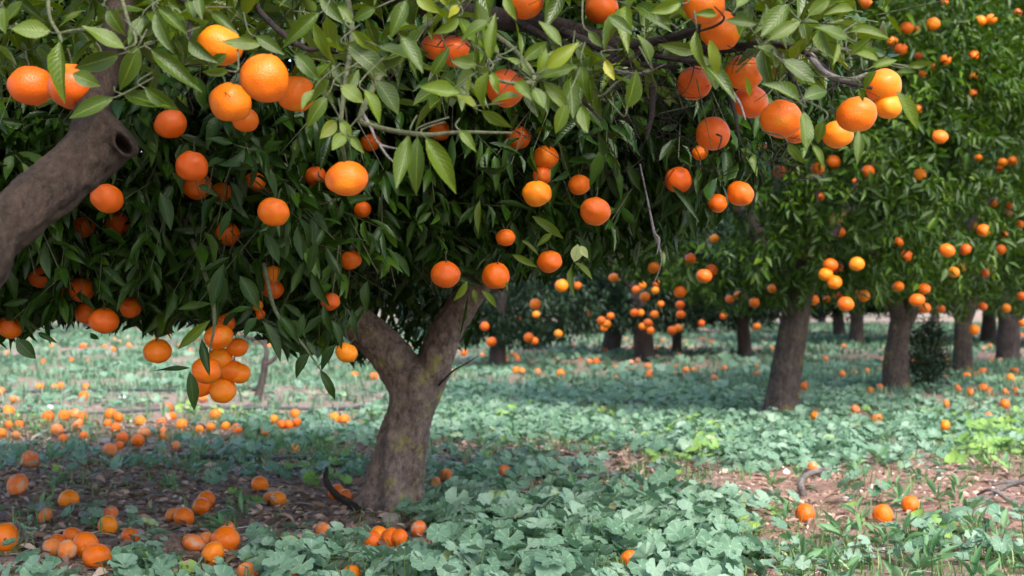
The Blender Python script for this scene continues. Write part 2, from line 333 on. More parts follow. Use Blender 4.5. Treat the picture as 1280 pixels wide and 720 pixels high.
# hills far beyond the orchard
hx = np.linspace(-300, 300, 120); rows = [(150, -1), (170, 2.), (220, 7), (300, 11), (380, 9)]
V = []
for Yh, zh in rows:
    for x in hx: V.append((x, Yh + 12 * noise.noise((x * .01, Yh * .01, 3)), zh * (1 + .35 * noise.noise((x * .012, Yh * .02, 0))) if zh > 0 else -1))
nx = len(hx); ii = (np.arange(len(rows) - 1)[:, None] * nx + np.arange(nx - 1)[None]).ravel()
T = np.concatenate([np.stack([ii, ii + 1, ii + nx + 1], -1), np.stack([ii, ii + nx + 1, ii + nx], -1)])
link('hills', mesh_np('hills', V, T, M['hill']), kind='structure')

# ------------------------------------------------------------------ tubes (trunks, limbs, twigs, stems)
def smooth_path(P, n):
    P = [Vector(p[:3]) for p in P]; out = []
    Q = [P[0] * 2 - P[1]] + P + [P[-1] * 2 - P[-2]]; m = len(P) - 1
    for k in range(n + 1):
        t = k / n * m; i = min(int(t), m - 1); f = t - i; a, b, c, d = Q[i:i + 4]
        out.append(.5 * ((2 * b) + (c - a) * f + (2 * a - 5 * b + 4 * c - d) * f * f + (3 * b - a - 3 * c + d) * f ** 3))
    return out
def tube_vt(path, radii, segs=16, rings=None, ridge=0., fine=0., disp=None, off=0, straight=False):
    rings = rings or max(4, len(path) * 4)
    C = smooth_path(path, rings) if not straight else [Vector(p) for p in path]
    rings = len(C) - 1
    rr = np.interp(np.linspace(0, len(radii) - 1, rings + 1), range(len(radii)), radii)
    V = []; up = None
    for k, c in enumerate(C):
        t = (C[min(k + 1, rings)] - C[max(k - 1, 0)]).normalized()
        if up is None: up = t.orthogonal().normalized()
        up = (up - t * up.dot(t)).normalized(); sd = t.cross(up)
        for j in range(segs):
            a = 2 * math.pi * j / segs; d = up * math.cos(a) + sd * math.sin(a); r = rr[k]
            if ridge: r *= 1 + ridge * (noise.noise(Vector((math.cos(a) * 1.6, math.sin(a) * 1.6, k / rings * 2.2 + 7))) + .5 * noise.noise(Vector((math.cos(a) * 4, math.sin(a) * 4, k / rings * 3.))))
            p = c + d * r
            if fine: p += d * fine * noise.noise(p * 55)
            if disp: p = disp(p, d)
            V.append(p)
    T = []
    for k in range(rings):
        for j in range(segs):
            a = k * segs + j; b = k * segs + (j + 1) % segs; T += [(a, b, b + segs), (a, b + segs, a + segs)]
    V.append(C[0]); V.append(C[-1]); n0 = len(V) - 2
    for j in range(segs): T += [(n0, (j + 1) % segs, j), (n0 + 1, rings * segs + j, rings * segs + (j + 1) % segs)]
    return np.array([tuple(v) for v in V]), np.array(T) + off
class Mesh:
    def __init__(s): s.V = []; s.T = []; s.n = 0; s.A = []
    def add(s, V, T, r=.5):
        s.V.append(np.asarray(V, float)); s.T.append(np.asarray(T) + s.n); s.n += len(V); s.A.append(np.tile([0, 0, r], (len(V), 1)))
    def build(s, name, mat, parent=None, kind=None, smooth=True):
        V = np.concatenate(s.V)
        if parent is not None: V = V - np.array(parent.location)
        return link(name, mesh_np(name, V, np.concatenate(s.T), mat, np.concatenate(s.A), smooth), parent, kind)
def limb(name, path, radii, mat, parent, segs=16, rings=None, **k):
    m = Mesh(); m.add(*tube_vt(path, radii, segs, rings, **k)); return m.build(name, mat, parent)

# ------------------------------------------------------------------ leaf templates
def wprof(t): return np.interp(t, [0, .06, .15, .3, .45, .62, .78, .9, 1], [0, .18, .52, .86, 1, .90, .62, .30, 0])
def template(ts, curl, fold, twist=0, wave=0):
    V = []; A = []
    for i, t in enumerate(ts):
        z = -curl * t * t; wv = wprof(t) * .5
        if i in (0, len(ts) - 1): V.append((t, 0, z)); A.append((t, 0)); continue
        a = twist * t
        for s in (-1, 0, 1):
            y = s * wv; zz = z + abs(s) * wv * fold * .33 + s * wave * math.sin(t * 11) * .02
            V.append((t, y * math.cos(a), zz + y * math.sin(a) * .33)); A.append((t, s))
    T = []; n = len(ts)
    idx = lambda i, c: 0 if i == 0 else (len(V) - 1 if i == n - 1 else 1 + (i - 1) * 3 + c)
    for i in range(n - 1):
        for c in (0, 1):
            a, b, c2, d = idx(i, c), idx(i, c + 1), idx(i + 1, c + 1), idx(i + 1, c)
            if i == 0: T.append((0, d, c2))
            elif i == n - 2: T.append((a, c2, b))
            else: T += [(a, d, c2), (a, c2, b)]
    return np.array(V, float), np.array(T), np.array(A, float)
TS = {'hi': [0, .08, .2, .36, .54, .72, .87, 1], 'mid': [0, .2, .55, .85, 1], 'lo': [0, .42, 1]}
TEMPL = {k: [template(ts, c, f, tw, wv) for c, f, tw, wv in ((.16, .8, .2, 0), (.30, 1.2, -.5, 1), (.06, .5, .8, 1.4), (.46, .9, .3, .6), (-.14, .9, -.6, 1.4))] for k, ts in TS.items()}
def leaf_arrays(Lf, q):
    """Lf dict base a n L W rnd -> V T A"""
    tp = TEMPL[q]; nv = len(tp[0][0]); Nn = len(Lf['L'])
    k = (np.arange(Nn) * 7 + (Lf['rnd'] * 97).astype(int)) % 5
    TV = np.stack([t[0] for t in tp])[k]
    s = unit(np.cross(Lf['n'], Lf['a']))
    V = Lf['base'][:, None] + TV[..., 0:1] * (Lf['a'] * Lf['L'][:, None])[:, None] + TV[..., 1:2] * (s * Lf['W'][:, None])[:, None] + TV[..., 2:3] * (Lf['n'] * Lf['L'][:, None])[:, None]
    T = tp[0][1][None] + (np.arange(Nn) * nv)[:, None, None]
    A = np.concatenate([np.broadcast_to(tp[0][2][None], (Nn, nv, 2)), np.broadcast_to(Lf['rnd'][:, None, None], (Nn, nv, 1))], -1)
    return V.reshape(-1, 3), T.reshape(-1, 3), A.reshape(-1, 3)
def sub(Lf, m): return {k: v[m] for k, v in Lf.items()}
def cat(*Ls): return {k: np.concatenate([l[k] for l in Ls]) for k in Ls[0]}
def build_stuff(name, Lf, q, mat, parent):
    V, T, A = leaf_arrays(Lf, q)
    return link(name, mesh_np(name, V - np.array(parent.location), T, mat, A), parent, 'stuff')
_leafmesh = {}
def leaf_mesh(mat, q, var, tone):
    key = (mat, q, var, tone)
    if key not in _leafmesh:
        V, T, A = TEMPL[q][var]
        A = np.concatenate([A, np.full((len(A), 1), (tone + .5) / 12)], -1)
        _leafmesh[key] = mesh_np('leaf', V, T, M[mat], A)
    return _leafmesh[key]
def leaf_objects(Lf, mat, parent, q='hi', name='leaf'):
    s = unit(np.cross(Lf['n'], Lf['a'])); loc = np.array(parent.location)
    for i in range(len(Lf['L'])):
        me = leaf_mesh(mat, q, i % 5, min(11, int(Lf['rnd'][i] * 12)))
        o = link(name, me, parent)
        a, n, sd, L, W = Lf['a'][i], Lf['n'][i], s[i], Lf['L'][i], Lf['W'][i]; b = Lf['base'][i] - loc
        o.matrix_basis = Matrix(((a[0] * L, sd[0] * W, n[0] * L, b[0]), (a[1] * L, sd[1] * W, n[1] * L, b[1]), (a[2] * L, sd[2] * W, n[2] * L, b[2]), (0, 0, 0, 1)))

def sprigs(P, O, droop=.6, length=(.10, .2), nleaf=8, lsize=(.065, .10), aspect=.36, gaze=None):
    """leafy shoots at points P with outward directions O -> leaf dict, twig segments"""
    n = len(P); tw = unit(O * .7 + rng.normal(0, .45, (n, 3)) + np.array([0, 0, -.35 * droop])); tl = rng.uniform(*length, n)
    nl = nleaf; t = (np.arange(nl) + .6) / nl
    t = np.clip(t[None] + rng.normal(0, .05, (n, nl)), .05, 1)
    base = P[:, None] + tw[:, None] * (t * tl[:, None])[..., None] - np.array([0, 0, 1.])[None, None] * (t ** 2 * tl[:, None] * .25 * droop)[..., None]
    phi = np.arange(nl)[None] * 2.4 + rng.uniform(0, 6.28, (n, 1)) + rng.normal(0, .3, (n, nl))
    u = unit(np.cross(tw, rng.normal(0, 1, (n, 3)))); v = np.cross(tw, u)
    rad = u[:, None] * np.cos(phi)[..., None] + v[:, None] * np.sin(phi)[..., None]
    a = unit(tw[:, None] * (.35 + .6 * t[..., None]) + rad * .85 + np.array([0, 0, -1.]) * (droop * rng.uniform(.3, 1.3, (n, nl)))[..., None])
    nn = np.array([0, 0, 1.]) * .7 + O[:, None] * .55 + rad * .25 + rng.normal(0, .38, (n, nl, 3))
    nn = nn - a * (nn * a).sum(-1, keepdims=True); nn = unit(nn)
    L = rng.uniform(*lsize, (n, nl)) * (1 - .25 * (t - .5) ** 2); W = L * rng.normal(aspect, .04, (n, nl))
    tone = rng.random((n, 1)) * .5 + rng.random((n, nl)) * .5
    Lf = dict(base=(base + rad * .006).reshape(-1, 3), a=a.reshape(-1, 3), n=nn.reshape(-1, 3), L=L.ravel(), W=W.ravel(), rnd=np.clip(tone.ravel(), 0, .999))
    return Lf, (P, P + tw * tl[:, None] - np.array([0, 0, 1.]) * (tl * .25 * droop)[:, None])
def twig_mesh(name, segs, rad, mat, parent):
    A, B = segs; n = len(A); d = unit(B - A); u = unit(np.cross(d, np.array([.3, .5, .8]))); v = np.cross(d, u)
    ring = np.stack([u, -.5 * u + .87 * v, -.5 * u - .87 * v], 1)
    V = np.concatenate([A[:, None] + ring * rad, B[:, None] + ring * rad * .45], 1)
    t = np.array([(0, 1, 4), (0, 4, 3), (1, 2, 5), (1, 5, 4), (2, 0, 3), (2, 3, 5)])
    T = t[None] + (np.arange(n) * 6)[:, None, None]
    return link(name, mesh_np(name, V.reshape(-1, 3) - np.array(parent.location), T, mat), parent, 'stuff')
def crown_points(blobs, n, depth=.14, lump=.16, seed=0, clump=.35):
    """points on the lumpy outer shell of a union of ellipsoids"""
    B = np.array(blobs, float); ar = (B[:, 3] * B[:, 4] + B[:, 3] * B[:, 5] + B[:, 4] * B[:, 5]); P = []; O = []; got = 0
    while got < n:
        m = 4000; k = rng.choice(len(B), m, p=ar / ar.sum()); d = unit(rng.normal(0, 1, (m, 3)))
        c = B[k, :3]; r = B[k, 3:6]
        lp = 1 + lump * (vnoise(d * 1.7 + k[:, None] * 5.1 + seed, 1.3) * 2 - 1)
        s = lp * (1 - np.abs(rng.normal(0, depth, m)))
        p = c + d * r * s[:, None]; ok = np.ones(m, bool)
        for j in range(len(B)): ok &= (np.linalg.norm((p - B[j, :3]) / B[j, 3:6], axis=1) > .72) | (k == j)
        ok &= vnoise(p + seed * 3.3, 3.2) > clump * rng.random(m) ** .3
        P.append(p[ok]); O.append(unit(d / r)[ok]); got += ok.sum()
    return np.concatenate(P)[:n], np.concatenate(O)[:n]

# ------------------------------------------------------------------ where the oranges are: (x, y, diameter) in the photograph
BLK = {}
def place(lst, D0, ymin, ymax): 
    out = []
    for px, py, d in lst:
        Y = min(max(F * D0 / d, ymin), ymax); out.append((px, py, d, Y))
    return out
FG = {
 'deep orange fruits above the thick sawn limb': [(38,107,54),(90,108,58)],
 'bright oranges clustered at upper left among sunlit leaves': [(275,57,56),(331,98,60),(288,128,51),(370,117,47),(307,150,32)],
 'dark oranges half hidden by leaves at top middle': [(545,58,36),(568,64,44),(632,110,48),(655,2,50),(752,10,42)],
 'bright oranges at the top edge right of the black branches': [(880,6,52),(901,38,50)],
 'oranges among black twigs at the upper right': [(868,104,44),(930,91,47),(938,127,44),(891,167,42)],
 'bright oranges bunched at the tip of the overhanging bough': [(977,149,51),(996,163,36),(1047,168,38),(1071,143,50),(1104,107,45),(1110,133,34)],
}
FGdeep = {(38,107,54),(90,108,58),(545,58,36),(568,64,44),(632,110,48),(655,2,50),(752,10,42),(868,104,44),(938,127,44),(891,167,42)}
MT = {
 'oranges below the bright cluster, in the shaded left crown': [(213,155,40),(240,208,40),(246,232,36),(277,240,26),(318,228,28),(342,265,40),(282,292,35)],
 'dark oranges directly below the thick sawn limb': [(134,248,40),(147,280,30),(104,284,29)],
 'oranges along the lower left edge of the main crown': [(12,409,31),(51,346,30),(101,362,34),(108,392,28),(130,401,36),(161,384,30),(197,439,35)],
 'oranges in the heavy bunch hanging at lower left': [(273,421,36),(297,434,26),(274,450,33),(258,463,36),(251,481,33),(278,488,33),(290,464,32),(299,467,27),(282,403,25)],
 'oranges tucked in leaves above the heavy hanging bunch': [(340,344,27),(341,362,27),(322,382,14),(325,393,13)],
 'oranges in the shaded foliage left of the main fork': [(433,441,28),(438,325,27),(413,377,24),(463,178,25),(394,220,28),(453,262,22)],
 'oranges strung down the middle of the main crown': [(550,163,28),(648,172,31),(682,197,32),(678,219,24),(671,242,36),(632,297,24)],
 'oranges hanging just above the right limb of the main fork': [(557,343,37),(620,345,34),(687,327,31)],
 'oranges at the right side of the main crown': [(724,231,27),(744,264,38),(848,225,33),(875,191,20),(897,254,24),(925,242,34)],
}
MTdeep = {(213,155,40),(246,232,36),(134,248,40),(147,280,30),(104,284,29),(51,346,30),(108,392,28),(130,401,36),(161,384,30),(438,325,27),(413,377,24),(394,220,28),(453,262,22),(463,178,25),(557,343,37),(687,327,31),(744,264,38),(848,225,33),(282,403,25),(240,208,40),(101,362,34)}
RT = {
 'small oranges at the top right above the sunlit crown': [(1079,4,16),(1088,4,12),(1133,35,18),(1145,38,12),(1166,30,18),(1181,3,9),(1226,26,14),(1239,24,14),(1272,16,10)],
 'small oranges just right of the overhanging bough tip': [(1115,52,14),(1126,62,17),(1148,70,10),(1182,75,14),(1168,83,9),(1153,92,10),(1217,69,14),(1217,95,12),(1216,117,12)],
 'small oranges across the middle of the sunlit right crown': [(1175,171,20),(1147,137,12),(1150,218,16),(1223,197,10),(1266,201,12),(1253,203,12),(1250,211,10),(1085,214,16)],
 'small oranges below the bough tip in the second crown': [(1042,202,18),(1022,211,17),(974,214,17),(1067,227,9),(952,186,14),(1024,246,12),(1050,290,14)],
 'small oranges at the right edge in the sunlit leaves': [(1242,254,11),(1262,257,9),(1261,267,9),(1275,280,11),(1255,293,10),(1251,312,13),(1229,288,17),(1215,281,12),(1277,370,12),(1278,404,10),(1231,341,11)],
 'small oranges in the shaded face of the third crown': [(1123,303,13),(1133,320,16),(1091,321,12),(1184,313,19),(1207,312,15),(1192,340,15),(1202,334,12)],
 'small oranges bunched right of the second trunk': [(1038,331,18),(1047,335,15),(1032,343,18),(1043,353,18),(1071,330,19),(1057,380,20),(1017,375,14),(1034,374,10),(1048,370,11),(1080,370,15),(1074,366,9)],
 'small dull oranges on the left side of the second crown': [(993,366,13),(965,361,12),(1000,329,10),(943,378,13),(923,369,11),(912,374,11),(893,298,12)],
 'small oranges bunched around the top of the third trunk': [(1123,358,14),(1146,375,19),(1156,385,15),(1155,361,16),(1113,383,10),(1127,383,11)],
 'small oranges low in the fourth and fifth crowns': [(1176,386,11),(1228,383,12),(1258,385,11),(1218,412,13)],
}
BT = {
 'dark red oranges in the gap right of the main crown': [(863,323,14),(880,345,20),(889,338,16),(850,365,16),(817,335,16),(767,347,13),(702,357,17),(722,357,10)],
 'blurred oranges on the small tree behind the main fork': [(669,380,14),(670,393,10),(647,399,9),(609,390,9),(606,408,12),(614,427,14),(661,422,13),(668,426,10),(698,417,11),(576,415,9),(715,376,8)],
 'blurred oranges left of the middle background trunk': [(736,391,9),(758,405,12),(752,401,12),(763,395,10),(755,410,10)],
 'blurred oranges bunched round the middle background trunk': [(806,371,13),(803,357,10),(795,362,11),(819,363,10),(820,354,9),(818,393,11),(810,404,12),(813,413,10),(803,408,10),(793,391,11),(801,391,9),(826,380,9)],
 'blurred oranges right of the middle background trunk': [(850,381,12),(851,393,12),(848,410,11),(840,413,12)],
 'dark oranges dangling before the pale far ground': [(877,404,9),(904,395,9),(946,408,10)],
}
GR = {
 'fallen oranges lying along the left edge': [(22,610,29),(6,679,40),(38,575,24),(11,514,15),(18,500,12),(24,530,12),(2,541,13),(2,490,11),(20,545,10),(11,532,7)],
 'fallen oranges in the open brown soil at lower left': [(86,621,26),(56,644,22)],
 'fallen oranges piled among leaves at bottom left': [(138,642,22),(135,660,26),(163,676,20),(90,672,24),(71,678,21),(107,688,34),(121,697,36),(84,697,26),(65,690,20)],
 'fallen oranges in the short row on bare brown soil': [(258,621,24),(252,633,23),(216,645,19),(230,645,26)],
 'fallen oranges beside the brown rotting log': [(242,685,30),(258,682,24),(282,680,36),(266,696,31),(285,666,18),(310,715,28)],
 'fallen oranges between the hanging bunch and the trunk': [(325,604,22),(338,623,14),(348,624,20),(421,612,22),(432,618,19)],
 'fallen oranges in the leaves in front of the trunk': [(364,719,24),(439,717,24),(404,667,12),(474,668,24),(489,669,26),(465,677,15),(499,675,15),(523,666,15)],
 'fallen oranges just right of the trunk': [(558,591,18),(545,604,12),(631,590,12)],
 'fallen oranges buried in the mallow leaves at bottom middle': [(786,696,26),(597,718,12)],
 'fallen oranges in the right foreground weeds': [(1006,637,28),(1103,639,27),(1138,629,24),(1016,587,10)],
 'fallen oranges near the black hose at far left': [(50,483,10),(69,485,11),(76,481,9),(108,484,11),(105,494,13),(210,510,14),(215,524,12),(253,498,13)],
 'fallen oranges scattered left of the hanging bunch': [(60,523,16),(80,521,15),(93,519,15),(103,523,14),(97,532,17),(71,538,17),(79,549,13),(105,545,11),(138,520,15),(148,526,13),(135,531,11),(145,536,14),(153,548,17),(149,557,11),(137,560,19)],
 'fallen oranges scattered directly below the hanging bunch': [(175,529,15),(179,543,18),(172,551,17),(202,531,13),(203,540,12),(206,547,11),(220,556,13),(227,533,15),(249,540,10),(263,537,10),(269,522,16),(282,534,13),(296,537,15)],
 'fallen oranges in the grass left of the trunk': [(331,542,10),(342,527,12),(352,532,11),(361,532,11),(371,531,11),(369,519,13),(368,561,8),(418,522,14),(430,524,14)],
 'fallen oranges on the far grass left of the trunk': [(54,453,9),(89,451,9),(110,452,8),(103,433,7),(65,432,6),(142,436,6),(309,461,7),(443,467,14),(467,470,12)],
 'fallen oranges on the far ground behind the fork': [(580,441,9),(645,463,11),(672,465,10),(701,464,13),(641,442,9),(745,450,12),(757,438,9),(811,471,12)],
 'fallen oranges around the foot of the second tree': [(1006,484,12),(1019,521,12),(1069,514,13),(1096,524,14),(1088,488,9),(1100,485,11)],
 'fallen oranges between the second and third trunks': [(1031,449,8),(1053,467,10),(1067,466,10),(1083,464,12)],
 'fallen oranges at the far right edge among weeds': [(1182,472,9),(1208,469,12),(1221,467,9),(1263,472,12),(1268,464,11),(1196,486,12),(1213,490,11),(1228,483,14),(1236,488,13),(1271,487,11),(1256,504,13),(1235,519,11),(1182,503,10),(1181,531,14),(1257,490,10),(1145,450,8),(1183,450,8),(1239,449,8)],
}
allfruit = []
def reg(groups, D0, ymin, ymax, key):
    out = []
    for ph, lst in groups.items():
        pts = place(lst, D0, ymin, ymax); out.append((ph, pts)); allfruit.extend(pts)
    BLK[key] = out
reg(FG, .070, 2.2, 2.75, 'FG'); reg(MT, .066, 2.75, 3.45, 'MT'); reg(RT, .076, 6.6, 11.5, 'RT'); reg(BT, .075, 6.5, 15.5, 'BT')
FRUIT = np.array(allfruit)
def prune(Lf, keep=.0, fr=.86, ymax=99):
    """leaves that would hide a fruit do not grow there"""
    m = np.ones(len(Lf['L']), bool)
    for t in (0, .3, .6, 1.):
        P = Lf['base'] + Lf['a'] * (Lf['L'] * t)[:, None]; ok = P[:, 1] > .5
        px, py = proj(P)
        for x, y, d, Y in FRUIT:
            hit = (np.hypot(px - x, py - y) < d * .5 * fr + 2) & (P[:, 1] < Y + .03); m &= ~(hit & ok)
    return m | (rng.random(len(m)) < keep)

# ------------------------------------------------------------------ tree 0: the near tree whose bough hangs over the view
t0 = empty('orange_tree', (-1.75, .95, 0), 'near orange tree at left whose sawn limb and leafy bough fill the top', 'tree')
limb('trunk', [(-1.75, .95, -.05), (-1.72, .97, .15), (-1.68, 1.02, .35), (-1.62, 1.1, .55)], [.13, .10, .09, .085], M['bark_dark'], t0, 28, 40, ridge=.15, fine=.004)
hole = Vector(at(148, 178, 2.105)); hd = (Vector((.35, -.85, -.1))).normalized()
def knot(p, d):
    q = p - hole
    if q.length < .12 and d.dot(Vector((.25, -1, 0))) > .1:
        e = math.hypot(q.x * 1.45 + q.z * .25, q.z * .9)
        p = p + hd * (.010 * math.exp(-((e - .0155) / .006) ** 2))
        if e < .0115: p = p - hd * (.034 * (1 - (e / .0115) ** 2) ** .7)
    g = noise.noise(Vector((p.x * 30 + p.z * 30, p.y * 14, p.z * 90 - p.x * 90)))
    return p + d * .0020 * g + d * .0035 * noise.noise(p * 18) + d * .0022 * noise.noise(p * 70)
cA = smooth_path([(-1.62, 1.1, .55), (-1.3, 1.45, .56), tuple(at(-110, 372, 1.9)), tuple(at(0, 287, 2.02))], 60)
cB = smooth_path([tuple(at(0, 287, 2.02)), tuple(at(60, 238, 2.09)), tuple(at(108, 196, 2.14)), tuple(at(134, 170, 2.155)), tuple(at(152, 154, 2.16))], 170)
rA = list(np.interp(np.linspace(0, 3, 61), range(4), [.080, .058, .042, .039])); tB = np.linspace(0, 1, 171)
rB = list(np.interp(tB, [0, .35, .65, .85, 1], [.039, .040, .042, .046, .047]) * np.sqrt(np.clip(1 - np.clip((tB - .86) / .14, 0, 1) ** 2.6, 0, 1)) + .0005)
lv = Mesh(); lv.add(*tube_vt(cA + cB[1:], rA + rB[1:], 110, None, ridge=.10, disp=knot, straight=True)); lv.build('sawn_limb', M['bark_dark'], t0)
c0 = at(112, 190, 2.16)
limb('limb', [c0, at(118, 130, 2.2), at(140, 70, 2.25), at(150, 0, 2.3), at(170, -120, 2.4)], [.032, .026, .022, .02, .018], M['bark_dark'], t0, 20, 40, ridge=.12, fine=.002)
limb('limb', [(-1.62, 1.1, .5), (-1.4, 1.4, .95), (-.9, 2.0, 1.28), tuple(at(250, -60, 2.45)), tuple(at(430, -30, 2.6)), tuple(at(560, 12, 2.7)), tuple(at(700, 34, 2.75)), tuple(at(800, 62, 2.75)), tuple(at(880, 62, 2.7)), tuple(at(960, 58, 2.6))],
     [.06, .05, .040, .032, .026, .023, .019, .014, .009, .005], M['twig_dark'], t0, 18, 120, ridge=.12, fine=.002)
for path, rad, mt in [
    ([at(640, 24, 2.72), at(700, 55, 2.7), at(780, 78, 2.66), at(850, 84, 2.6)], [.008, .008, .007, .004], 'twig_dark'),
    ([at(700, 38, 2.72), at(800, 84, 2.7), at(815, 130, 2.65), at(808, 175, 2.62)], [.009, .009, .006, .003], 'twig_dark'),
    ([at(770, 60, 2.66), at(830, 50, 2.6), at(862, 40, 2.55), at(920, 20, 2.5)], [.010, .008, .007, .005], 'twig_dark'),
    ([at(820, 70, 2.66), at(890, 85, 2.6), at(915, 130, 2.5), at(925, 180, 2.46)], [.006, .005, .004, .002], 'twig_dark'),
    ([at(900, 60, 2.6), at(960, 55, 2.5), at(1005, 65, 2.4), at(1050, 100, 2.33), at(1090, 110, 2.3)], [.007, .006, .005, .004, .003], 'twig_dark'),
    ([at(960, 55, 2.5), at(985, 85, 2.4), at(1000, 125, 2.33)], [.006, .004, .003], 'twig_dark'),
    ([at(1005, 65, 2.4), at(1050, 62, 2.36), at(1090, 75, 2.32), at(1140, 84, 2.3)], [.005, .004, .003, .0015], 'twig'),
    ([at(1010, 66, 2.4), at(1030, 90, 2.34), at(1060, 100, 2.3), at(1085, 92, 2.28)], [.007, .006, .005, .003], 'twig_grey'),
    ([at(200, -20, 2.35), at(236, 10, 2.3), at(238, 50, 2.25), at(262, 80, 2.2), at(288, 95, 2.18)], [.006, .004, .003, .003, .002], 'twig_dark'),
    ([at(300, -30, 2.4), at(330, 20, 2.35), at(380, 60, 2.3), at(415, 55, 2.3)], [.006, .005, .004, .003], 'twig_dark'),
    ([at(60, -20, 2.3), at(62, 20, 2.2), at(76, 48, 2.14), at(70, 62, 2.14)], [.004, .003, .0025, .0015], 'twig'),
    ([at(150, -10, 2.2), at(160, 25, 2.16), at(170, 52, 2.12), at(155, 62, 2.12)], [.004, .003, .002, .0015], 'twig'),
    ([at(430, -20, 2.5), at(440, 40, 2.35), at(432, 100, 2.26), at(426, 160, 2.22), at(432, 200, 2.25)], [.006, .005, .004, .003, .002], 'twig'),
    ([at(560, 14, 2.6), at(500, 60, 2.45), at(452, 140, 2.3), at(470, 158, 2.26), at(530, 168, 2.24), at(575, 165, 2.28), at(640, 166, 2.3)], [.007, .006, .005, .0045, .004, .003, .002], 'twig'),
    ([at(452, 140, 2.29), at(464, 160, 2.26), at(475, 180, 2.24), at(508, 188, 2.2)], [.003, .0027, .002, .001], 'twig_grey'),
    ([at(474, 180, 2.24), at(484, 195, 2.22), at(496, 206, 2.2)], [.002, .0016, .001], 'twig_grey'),
    ([at(590, 25, 2.6), at(640, 60, 2.4), at(668, 98, 2.25), at(640, 104, 2.25), at(600, 92, 2.25)], [.006, .005, .004, .003, .002], 'twig'),
    ([at(730, 60, 2.6), at(760, 84, 2.5), at(800, 92, 2.45), at(832, 80, 2.4)], [.003, .003, .002, .001], 'twig_grey'),
    ([at(715, 112, 2.4), at(730, 128, 2.38), at(752, 150, 2.36)], [.003, .003, .002], 'twig_dark'),
    ([at(812, 88, 2.5), at(775, 100, 2.45), at(750, 120, 2.42), at(724, 110, 2.4)], [.0025, .0022, .002, .0015], 'twig'),
    ([at(903, 92, 2.4), at(912, 110, 2.38), at(925, 130, 2.36), at(932, 150, 2.35)], [.003, .003, .002, .0015], 'twig_grey'),
    ([at(870, 40, 2.3), at(895, 32, 2.22), at(905, 22, 2.2), at(893, 8, 2.18)], [.0022, .002, .0016, .001], 'twig_dark'),
    ([at(896, 168, 2.4), at(902, 172, 2.36), at(898, 186, 2.36)], [.002, .002, .001], 'twig_dark')]:
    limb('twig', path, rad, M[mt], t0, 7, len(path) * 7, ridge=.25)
# tangles of fine dry twigs
tg = Mesh()
def tangle(cx, cy, sx, sy, Y, n, r=.0011):
    for _ in range(n):
        p = np.array([cx + rng.normal(0, sx), cy + rng.normal(0, sy)]); d = rng.uniform(-1, 1) + (0 if rng.random() < .7 else 2); Ls = rng.uniform(25, 60); pts = []; y = Y + rng.normal(0, .07)
        for k in range(4):
            pts.append(at(p[0], p[1], y)); d += rng.normal(0, .35); p = p + np.array([math.cos(d), math.sin(d)]) * Ls / 3; y += rng.normal(0, .02)
        tg.add(*tube_vt(pts, [r, r * .9, r * .7, r * .4], 4, 7))
tangle(835, 62, 50, 18, 2.66, 60); tangle(760, 90, 30, 22, 2.5, 40); tangle(850, 135, 40, 35, 2.85, 45); tangle(975, 205, 10, 14, 2.5, 22)
tangle(640, 60, 60, 30, 2.5, 30); tangle(440, 60, 50, 40, 2.4, 26); tangle(1030, 80, 30, 18, 2.38, 26); tangle(800, 130, 40, 25, 2.7, 35); tangle(250, 60, 40, 40, 2.4, 16)
tg.build('fine_twigs', M['twig_dark'], t0, 'stuff')
